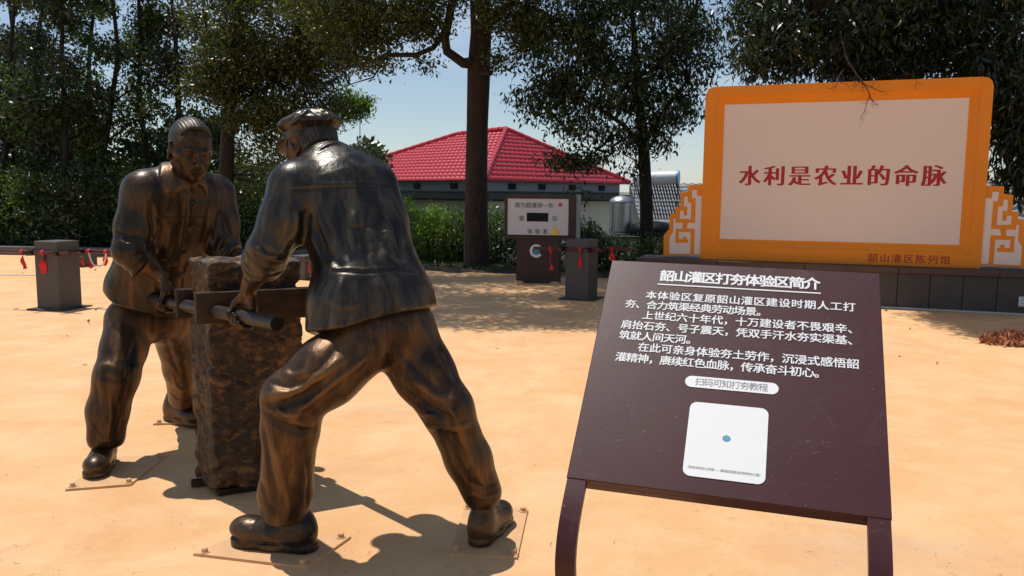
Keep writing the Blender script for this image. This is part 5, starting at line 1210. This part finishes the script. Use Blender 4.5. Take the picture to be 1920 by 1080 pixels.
# right sleeve, mostly hidden by the back
eR = at_y(672, 470, 3.36)
J.add(cone(sR, eR, .088, .072), .05); J.add(cone(eR, eR + unit(RHc - eR) * .07, .070, .068), .03); J.add(torus(eR + unit(RHc - eR) * .08, RHc - eR, .055, .020), .010)
def hemcut(P, d):
    u, v = proj(P)
    hv = np.interp(u, [560, 572, 595, 618, 645, 690, 725, 755, 790, 822, 840], [612, 622, 630, 632, 627, 608, 595, 588, 589, 588, 584])
    zc = (v - hv) / FOC * 2.9 * .98                      # metres below the hem line
    depth = (P @ V(-.6, .8, 0) - pts['hem'] @ V(-.6, .8, 0))
    zc = zc - np.clip(depth, -.2, .3) * .10 + .012 * np.sin(P @ V(14, 6, 0))
    far = np.linalg.norm(P[:, :2] - pts['hem'][:2], axis=1) < .42
    c = np.where(far & (P[:, 2] < pts['hem'][2] + .12), zc, -1.0)
    d = smax(d, c, .012)
    ins = smax(-(d + .016), -(c + .07), .01)             # hollow under the hem
    inner = (d + .016)
    return d
J.post.append(hemcut)
for pl, a, wd in [
    ([(537, 356), (600, 352), (670, 350), (738, 352)], -.0035, .006), ([(537, 350), (600, 346), (670, 344), (738, 346)], .0025, .008),
    ([(596, 286), (612, 276), (630, 270), (652, 274), (674, 290)], -.006, .005), ([(600, 279), (616, 270), (632, 265), (652, 269)], .005, .006),
    ([(590, 352), (604, 400), (622, 440)], -.0045, .006), ([(600, 350), (614, 398), (630, 436)], .003, .006),
    ([(606, 508), (680, 512), (740, 508), (785, 512)], -.0045, .005), ([(606, 502), (680, 506), (740, 502)], .003, .008),
    ([(650, 430), (690, 424), (730, 430)], -.006, .010), ([(668, 395), (655, 430), (664, 480)], .010, .016), ([(690, 385), (684, 430), (690, 490)], -.008, .014), ([(635, 395), (640, 440), (655, 490)], -.008, .015), ([(720, 470), (738, 490), (760, 496)], .006, .010), ([(610, 560), (640, 575), (680, 570)], .004, .012), ([(700, 400), (712, 440), (705, 480)], -.006, .020),
    ([(575, 395), (570, 440), (548, 490)], -.018, .016), ([(553, 385), (556, 430), (540, 470)], .010, .014), ([(523, 380), (516, 430), (520, 470)], -.007, .014),
    ([(462, 472), (484, 498), (516, 512), (545, 506)], -.010, .007), ([(458, 484), (480, 512), (512, 529), (538, 522)], .006, .007), ([(470, 462), (500, 482), (545, 490)], .006, .008),
    ([(478, 452), (500, 470), (530, 478)], -.009, .008), ([(545, 440), (530, 470), (510, 485)], .009, .011), ([(590, 420), (610, 470), (640, 500)], -.010, .016), ([(600, 460), (612, 500), (604, 540)], -.007, .016),
    ([(580, 440), (600, 475), (612, 505)], .008, .013), ([(735, 400), (748, 440), (756, 480)], -.009, .013), ([(720, 420), (735, 470), (748, 500)], .007, .012),
    ([(640, 520), (630, 570), (622, 625)], .009, .018), ([(655, 525), (650, 570), (645, 612)], -.007, .014), ([(705, 520), (712, 560), (716, 592)], .007, .014), ([(680, 520), (676, 570), (668, 612)], -.007, .022), ([(730, 520), (745, 560), (756, 590)], .007, .020), ([(765, 520), (786, 560), (800, 590)], -.006, .016),
    ([(572, 618), (596, 627), (618, 629), (646, 624), (692, 605), (727, 592), (757, 585), (790, 586), (822, 585)], .006, .006)]:
    J.fold(pl, a, wd)
J.sizer(.0017, 13, 8)
J.build('jacket', BZ['jacket'], WR, .0047)
# body: head, neck, hidden core, forearms, hands in one surface
B = Shape()
hc = at_y(584, 271, 3.20); hf = unit(V(-.74, .60, -.36))
Wd, Ah = head_shape(B, hc, hf, 1.06)
B.add(cone(Wd(0, -.035, -.04), pts['neck'] + V(.01, -.01, -.05), .060, .066), .03)
B.add(cone(pts['neck'], pts['waist'], .05, .04), .03); B.add(cone(pts['waist'], hip_c, .04, .04), .03)
for a_, b_, c_ in ((RM['hL'], RM['kL'], RM['aL']), (RM['hR'], RM['kR'], RM['aR'])): B.chain([hip_c, a_, b_, c_ + V(0, 0, -.02)], [.04, .035, .03, .03], .03)
wl = grip_hand(B, LHc, ROD_D, wrist_dir, +1.0, .98)
B.chain([pts['chest'], sL, eL + dr_ * .01], [.07, .05, .045], .03); B.add(cone(eL, eL * .5 + wl * .5, .052, .048), .02); B.add(cone(eL * .5 + wl * .5, wl, .048, .030), .02)
wr_ = grip_hand(B, RHc, ROD_D, V(.25, -.3, .9), -1.0)
B.chain([pts['chest'], sR, eR, wr_], [.07, .05, .046, .031], .03)
for pl, a, wd in [([(447, 540), (462, 556), (480, 566)], -.003, .005), ([(470, 520), (458, 560), (450, 585)], .002, .005), ([(495, 530), (482, 565)], -.003, .008)]: B.fold(pl, a, wd)
B.build('body', BZ['skin'], WR, .0034)
# hair below the cap
Hn = Shape(); Hn.add(ell(Wd(0, -.014, .024), V(.0815, .103, .094) * 1.06, Ah), .02); Hn.add(ell(Wd(0, -.055, -.035), V(.062, .048, .050) * 1.06, Ah), .03)
def nape(P, d):
    qv = (P - hc) @ Ah.T / 1.06; x, y, z = qv[:, 0], qv[:, 1], qv[:, 2]
    return smax(smax(d, np.maximum(y + .012 + .25 * z, -(z + .070) - .35 * np.abs(x)), .008), z - .05, .004)
Hn.post.append(nape)
def nstr(P):
    qv = (P - hc) @ Ah.T / 1.06; a = np.arctan2(qv[:, 0], -qv[:, 1] + .0); return .0012 * (np.sin(a * 46 + 2 * np.sin(qv[:, 2] * 40)) + .5 * np.sin(a * 90 + 1))
Hn.glob.append(nstr)
Hn.build('hair', BZ['hair'], WR, .0025, 1)
# cap
K = Shape(); CA = lambda x, y, z: Wd(x, y, z)
r_, f_, u_ = Ah; tilt = unit(u_ * .97 - f_ * .24); fr2 = unit(f_ - (f_ @ tilt) * tilt); AK = np.array([np.cross(fr2, tilt), fr2, tilt])
cc = Wd(0, -.010, .044)
K.add(eprofile(cc, AK, 1.22, [(-.02, -.028), (.091, -.028), (.0925, -.002), (.090, .000), (.094, .003), (.112, .024), (.1150, .032), (.111, .042), (.094, .056), (.055, .068), (-.02, .073)]), .002)
K.add(ell(cc + tilt * .050 - fr2 * .034, (.078, .066, .030), AK), .03)
pk = cc + fr2 * .110 - tilt * .030
AP = np.array([AK[0], unit(fr2 - tilt * .55), unit(tilt + fr2 * .55)])
K.add(ell(pk, (.078, .066, .0085), AP), .008)
for pl, a, wd in [([(545, 232), (568, 214), (580, 202)], .009, .010), ([(580, 204), (600, 214), (622, 220)], -.008, .010), ([(598, 204), (612, 210), (624, 224)], .008, .009), ([(532, 232), (552, 218), (566, 206)], -.007, .010)]: K.fold(pl, a, wd)
K.sizer(.0012, 22, 5)
K.build('cap', BZ['jacket'], WR, .003)
shoe(WR, at_z(588, 1040, .012) + V(.004, .035, 0), V(-.35, .085, 0), .35)
shoe(WR, V(-.125, 2.862, .012), V(.34, .94, 0), .31)

# ---- bare-headed man, facing us
WL = empty('person', (-1.75, 4.0, 0), 'bronze worker with swept-back hair and open collar, facing us behind the stone', 'statue', 'bronze workers at the tamping stone')
q = dict(hem=at_y(286, 575, 4.0), seat=at_y(290, 540, 3.99), waist=at_y(306, 492, 3.95), mid=at_y(320, 430, 3.90), chest=at_y(331, 385, 3.86), top=at_y(340, 350, 3.83), neck=at_y(352, 326, 3.81))
LM = dict(hR=at_y(243, 600, 3.93), hL=at_y(325, 600, 4.10), kR=at_y(219, 705, 3.76), aR=at_y(195, 835, 3.72), kL=at_y(342, 690, 4.28), aL=at_y(344, 765, 4.47))
RH2 = ROD_A + ROD_D * 1.075; LH2 = RH2 + ROD_OFF + V(.03, 0, -.01)
s2R, e2R = at_y(266, 358, 3.72), at_y(246, 470, 3.66)
s2L, e2L = at_y(405, 362, 3.96), at_y(420, 468, 3.92)
wd2 = unit(V(-.10, -.10, .9) + ROD_D * .15)
T = Shape(); hc2 = at_y(284, 598, 4.02)
T.add(ell(hc2, V(.19, .155, .12), np.array([E_R, V(-.6, .8, 0), V(0, 0, 1)])), .04)
T.add(cone(LM['hR'], at_y(232, 655, 3.84), .112, .100), .05); T.add(cone(at_y(232, 655, 3.84), LM['kR'], .100, .096), .04)
T.add(cone(LM['kR'], at_y(202, 770, 3.75), .096, .092), .04); T.add(cone(at_y(202, 770, 3.75), at_y(199, 818, 3.74), .090, .084), .03)
T.add(cone(LM['hL'], LM['kL'], .118, .092), .05); T.add(cone(LM['kL'], at_y(344, 742, 4.42), .090, .080), .04)
T.sub(rbox(at_y(197, 873, 3.70), V(.16, .16, .08), None, .004), .012); T.sub(ell(at_y(344, 785, 4.48), V(.12, .12, .03)), .02)
for pl, a, wd in [([(172, 690), (200, 684), (232, 694), (260, 690)], .005, .018), ([(185, 704), (215, 714), (245, 712)], -.005, .014), ([(225, 600), (222, 650), (215, 690)], .008, .02), ([(180, 720), (185, 770), (180, 820)], -.009, .014),
    ([(205, 730), (208, 780), (200, 825)], .006, .013), ([(235, 720), (225, 780), (215, 828)], -.008, .013), ([(172, 800), (195, 828), (225, 822)], .006, .008), ([(255, 640), (240, 690), (236, 720)], -.008, .016),
    ([(312, 640), (325, 680), (335, 700)], -.008, .014), ([(318, 735), (335, 750), (352, 750)], -.008, .010), ([(322, 700), (330, 725), (345, 735)], .007, .010)]: T.fold(pl, a, wd)
T.sizer(.0014, 16, 13)
T.build('trousers', BZ['trousers'], WL, .005)
J = Shape()
J.add(econe(q['hem'] + V(0, 0, -.035), q['seat'], E_R, (.226, .185), (.216, .175)), .05)
J.add(econe(q['seat'], q['waist'], E_R, (.216, .175), (.200, .155)), .06)
J.add(econe(q['waist'], q['mid'], E_R, (.205, .155), (.210, .150)), .06)
J.add(econe(q['mid'], q['chest'], E_R, (.210, .150), (.215, .140)), .06)
J.add(econe(q['chest'], q['top'], E_R, (.205, .135), (.16, .095)), .06)
J.add(cone(s2R + V(.02, 0, -.01), s2L + V(-.02, 0, -.015), .085, .085), .07)
J.add(cone(q['top'], q['neck'] + V(0, .02, -.03), .11, .075), .05)
J.add(cone(s2R, at_y(251, 425, 3.69), .082, .077), .05); J.add(cone(at_y(251, 425, 3.69), e2R, .077, .075), .04)
d2 = unit(RH2 + wd2 * .1 - e2R)
J.add(cone(e2R, e2R + d2 * .035, .078, .074), .03)
J.add(torus(e2R + d2 * .010 + V(0, 0, .012), d2 + V(0, 0, -.6), .062, .020), .012); J.add(torus(e2R + d2 * .045, d2 + V(.2, 0, -.2), .058, .021), .009); J.add(torus(e2R + d2 * .075, d2 + V(.3, 0, -.1), .054, .019), .008)
J.add(cone(s2L, at_y(415, 420, 3.95), .085, .080), .05); J.add(cone(at_y(415, 420, 3.95), e2L, .080, .074), .04)
d3 = unit(LH2 + V(0, 0, .1) - e2L)
J.add(torus(e2L + V(0, 0, .02), d3, .060, .019), .012); J.add(torus(e2L + d3 * .035, d3 + V(.1, 0, 0), .058, .020), .009)
def hemcut2(P, d):
    u, v = proj(P)
    hv = np.interp(u, [190, 203, 215, 240, 270, 300, 330, 360, 400], [545, 560, 570, 578, 586, 590, 592, 592, 588])
    zc = (v - hv) / FOC * 4.0; zc = zc + np.clip((P - q['hem']) @ V(-.6, .8, 0), -.2, .3) * .05
    far = np.linalg.norm(P[:, :2] - q['hem'][:2], axis=1) < .42
    return smax(d, np.where(far & (P[:, 2] < q['hem'][2] + .12), zc, -1.0), .012)
J.post.append(hemcut2)
J.patch([(302, 298), (299, 330), (313, 362), (328, 360), (343, 350), (352, 356), (356, 340), (340, 318), (322, 300)], .011, 1.3)
J.patch([(372, 322), (384, 326), (391, 350), (389, 366), (381, 352), (370, 346), (362, 352), (364, 336)], .011, 1.3)
J.patch([(283, 488), (332, 488), (330, 500), (284, 500)], .005, 1.2); J.patch([(283, 502), (330, 502), (328, 552), (286, 550)], .004, 1.2)
J.patch([(347, 360), (356, 360), (352, 420), (344, 480), (336, 560), (326, 560), (333, 480), (343, 420)], .004, 1.2)
J.patch([(342, 520), (352, 492), (372, 488), (372, 545), (342, 548)], .004, 1.2)
for pl, a, wd in [
    ([(270, 408), (310, 410), (350, 409), (400, 410)], -.005, .005), ([(270, 404), (310, 405), (350, 405), (400, 405)], .003, .006),
    ([(356, 360), (355, 400), (348, 450), (339, 520), (334, 570)], -.0045, .0045),
    ([(282, 385), (287, 430), (280, 470)], -.014, .014), ([(275, 380), (268, 420), (262, 450)], .007, .013), ([(296, 420), (290, 460), (300, 490)], .006, .014),
    ([(240, 400), (232, 430), (240, 460)], -.007, .012), ([(215, 430), (240, 442), (265, 440)], -.007, .009), ([(212, 450), (240, 458), (268, 452)], .007, .008), ([(222, 478), (245, 484), (270, 476)], -.008, .007),
    ([(408, 400), (404, 440), (400, 470)], -.012, .014), ([(420, 410), (432, 440), (440, 460)], -.006, .010), ([(395, 380), (385, 430), (375, 465)], .006, .016), ([(320, 430), (312, 480), (305, 530)], .004, .018),
    ([(230, 500), (222, 540), (215, 568)], -.006, .018), ([(250, 500), (248, 545), (244, 578)], .006, .018),
    ([(205, 562), (216, 568), (242, 576), (272, 584), (302, 588), (330, 590)], .005, .005)]: J.fold(pl, a, wd)
for bu, bv in ((364, 380), (359, 430), (346, 473), (338, 515)):
    h = J.hit(bu, bv)
    if h is not None: J.add(ell(h, (.0105, .0105, .0105)), .004); J.line3([h + V(0, -.009, 0), h + V(0, -.012, 0)], -.003, .004)
J.sizer(.0017, 13, 18)
J.build('jacket', BZ['jacket2'], WL, .005)
B = Shape()
hc2_ = at_y(357, 279, 3.76); hf2 = unit(V(.60, -.68, -.34))
W2, A2 = head_shape(B, hc2_, hf2, 1.10)
B.add(cone(W2(0, -.03, -.04), q['neck'] + V(0, .02, -.06), .058, .064), .03)
B.add(cone(q['neck'], q['waist'], .05, .04), .03); B.add(cone(q['waist'], hc2, .04, .04), .03)
for a_, b_, c_ in ((LM['hL'], LM['kL'], LM['aL']), (LM['hR'], LM['kR'], LM['aR'])): B.chain([hc2, a_, b_, c_ + V(0, 0, -.02)], [.04, .035, .03, .03], .03)
wl2 = grip_hand(B, RH2, ROD_D, wd2, -1.0, 1.12)
B.chain([q['chest'], s2R, e2R], [.07, .05, .048], .03); B.add(cone(e2R, e2R * .5 + wl2 * .5, .055, .052), .02); B.add(cone(e2R * .5 + wl2 * .5, wl2, .052, .035), .02)
wr2 = grip_hand(B, LH2, ROD_D, V(.2, .1, .9), +1.0, 1.1)
B.chain([q['chest'], s2L, e2L, wr2], [.07, .05, .048, .032], .03)
B.build('body', BZ['skin'], WL, .0034)
Hs = Shape(); r_, f_, u_ = A2
Hs.add(ell(W2(0, -.014, .031), V(.0805, .102, .0965) * 1.10, A2), .02)
Hs.add(ell(W2(0, .026, .080), V(.056, .050, .032) * 1.10, A2), .03)
def hairline(P, d):
    qv = (P - hc2_) @ A2.T / 1.10; x, y, z = qv[:, 0], qv[:, 1], qv[:, 2]
    front = (y - .034) * .95 - (z - .064) * .55                       # forehead line
    low = -(z + .018 + .9 * np.maximum(-y - .02, 0) * .6)               # lower edge by the ears and nape
    side = (y - .028) - np.maximum(z - .02, 0) * .9
    side2 = np.where(np.abs(x) > .045, side, -1)
    return smax(smax(d, np.maximum(np.where(z < .070, (y - .052), front), low), .006), side2, .006)
Hs.post.append(hairline)
def strands(P):
    qv = (P - hc2_) @ A2.T / 1.10; x, y, z = qv[:, 0], qv[:, 1], qv[:, 2]
    a = np.arctan2(x, z + .02 + .25 * (y + .1)); t = a * 78 + 2.6 * np.sin(y * 16 + a * 3)
    return .0010 * (np.sin(t) + .5 * np.sin(t * 2.3 + 1))
Hs.glob.append(strands)
Hs.build('hair', BZ['hair'], WL, .0022, 1)
shoe(WL, V(-1.955, 3.84, .012), V(.26, -.93, 0), .32)
shoe(WL, V(-1.97, 4.56, .012), V(.75, -.45, 0), .34)

base_plate([(-1.0, 3.02, 0), (-1.137, 2.80, 0), (-.70, 2.70, 0), (-.60, 2.96, 0)], 'sandy steel plate with corner bolts under the front shoe of the capped worker')
base_plate([(-.217, 2.816, 0), (.028, 2.79, 0), (.075, 3.25, 0), (-.19, 3.28, 0)], 'sandy steel plate with corner bolts under the rear shoe of the capped worker')
base_plate([(-1.935, 3.42, 0), (-1.681, 3.49, 0), (-1.70, 3.90, 0), (-1.98, 3.86, 0)], 'sandy steel plate with corner bolts under the forward shoe of the bare-headed worker')
base_plate([(-2.0, 4.44, 0), (-1.62, 4.50, 0), (-1.62, 4.75, 0), (-2.02, 4.66, 0)], 'sandy steel plate half hidden by the stone, under the back shoe of the bare-headed worker')

# ---- tamping stone with its clamped beams and bars
ST = empty('tamping_stone', (-1.15, 3.53, 0), 'rough bronze tamping stone standing between the two workers, gripped by beams and bars', 'tamping stone')
F0, L0 = V(-1.256, 3.346, 0), V(-1.412, 3.54, 0); RD = unit(V(.88, .47, 0)); R0 = F0 + RD * .385; K0 = L0 + RD * .375
def stone_sdf():
    S = Shape(); c = (F0 + L0 + R0 + K0) / 4
    big = Prim(c + V(0, 0, .52), .62, lambda P: np.full(len(P), -.2)); S.add(big, .01)
    cor = [F0, R0, K0, L0]
    def f(P, d):
        z = P[:, 2]; z = np.clip(z, 0, 1.1); waist = .012 * np.exp(-((z - .845) / .08) ** 2)
        o = np.full(len(P), -9.0)
        for i in range(4):
            a, b = cor[i], cor[(i + 1) % 4]; e = unit(b - a); n_ = V(e[1], -e[0], 0)
            o = smax(o, (P - a) @ n_ + waist, .012)
        top = (z * 0 + P[:, 2] - 1.015 - .012 * np.sin(P[:, 0] * 31) * np.sin(P[:, 1] * 23)); bot = .03 - P[:, 2] + .25 * np.maximum(0, (F0[1] + .05 - P[:, 1])) * 0
        d = np.maximum(smax(o, top, .015), smax(bot, bot, .001))
        n1 = 0; rs = np.random.default_rng(4)
        for i in range(9):
            k = unit(rs.normal(size=3)); fq = 26 * 1.40 ** i; n1 = n1 + np.sin(P @ (k * fq) + rs.uniform(0, 6) + 1.9 * np.sin(P @ (unit(rs.normal(size=3)) * fq * .55) + i)) / (1.28 ** i)
        n2 = np.sin(P @ V(9, 7, 26) + 1.7 * np.sin(P @ V(27, -12, 19)) + 1.1 * np.sin(P @ V(-8, 22, 31))) + .6 * np.sin(P @ V(-21, 15, 52) + 2 * np.sin(P @ V(25, 18, -14)))
        gouge = np.clip(n2 - .55, 0, 1.0) * .011
        return d + np.abs(n1) * .0036 + gouge - .005
    S.post.append(f); return S
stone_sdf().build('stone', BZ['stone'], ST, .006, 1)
def beam(p0, p1, zc, h, th, name='beam'):
    p0 = np.asarray(p0, float); p1 = np.asarray(p1, float); e = unit(p1 - p0); c = (p0 + p1) / 2; c = V(c[0], c[1], zc); n_ = V(-e[1], e[0], 0)
    mb = MB(); mb.box(c, (np.linalg.norm(p1 - p0), th, h), np.array([e, n_, V(0, 0, 1)]), .004); mb.build(name, BZ['beam'], ST, world=True)
nF = V(RD[1], -RD[0], 0)
A0 = F0 - RD * .055 + nF * .024; A1 = F0 + RD * .475 + nF * .024
beam(A0, A1, .828, .130, .046)
B0 = L0 - RD * .052 - nF * .030; B1 = L0 + RD * .44 - nF * .030
beam(B0, B1, .812, .130, .046)
for o_ in (V(0, 0, 0), ROD_OFF):
    ends = (0, 0) if o_[0] == 0 else (0.04, 0)
    MB().tube([ROD_A + o_ + ROD_D * (-.0 if o_[0] == 0 else -.10), ROD_A + o_ + ROD_D * .002, ROD_B + o_], [ROD_R, ROD_R, ROD_R], 24).build('bar', BZ['rod'], ST, True, True)
MB().box(F0 * .2 + L0 * .8 + V(.0, .0, .018), (.07, .05, .022), rotz(.4), .003).build('foot_wedge', BZ['beam'], ST, world=True)
MB().box((F0 + R0 + K0 + L0) / 4 + V(0, .0, .014), (.30, .20, .032), rotz(.49), .003).build('foot_block', BZ['beam'], ST, world=True)
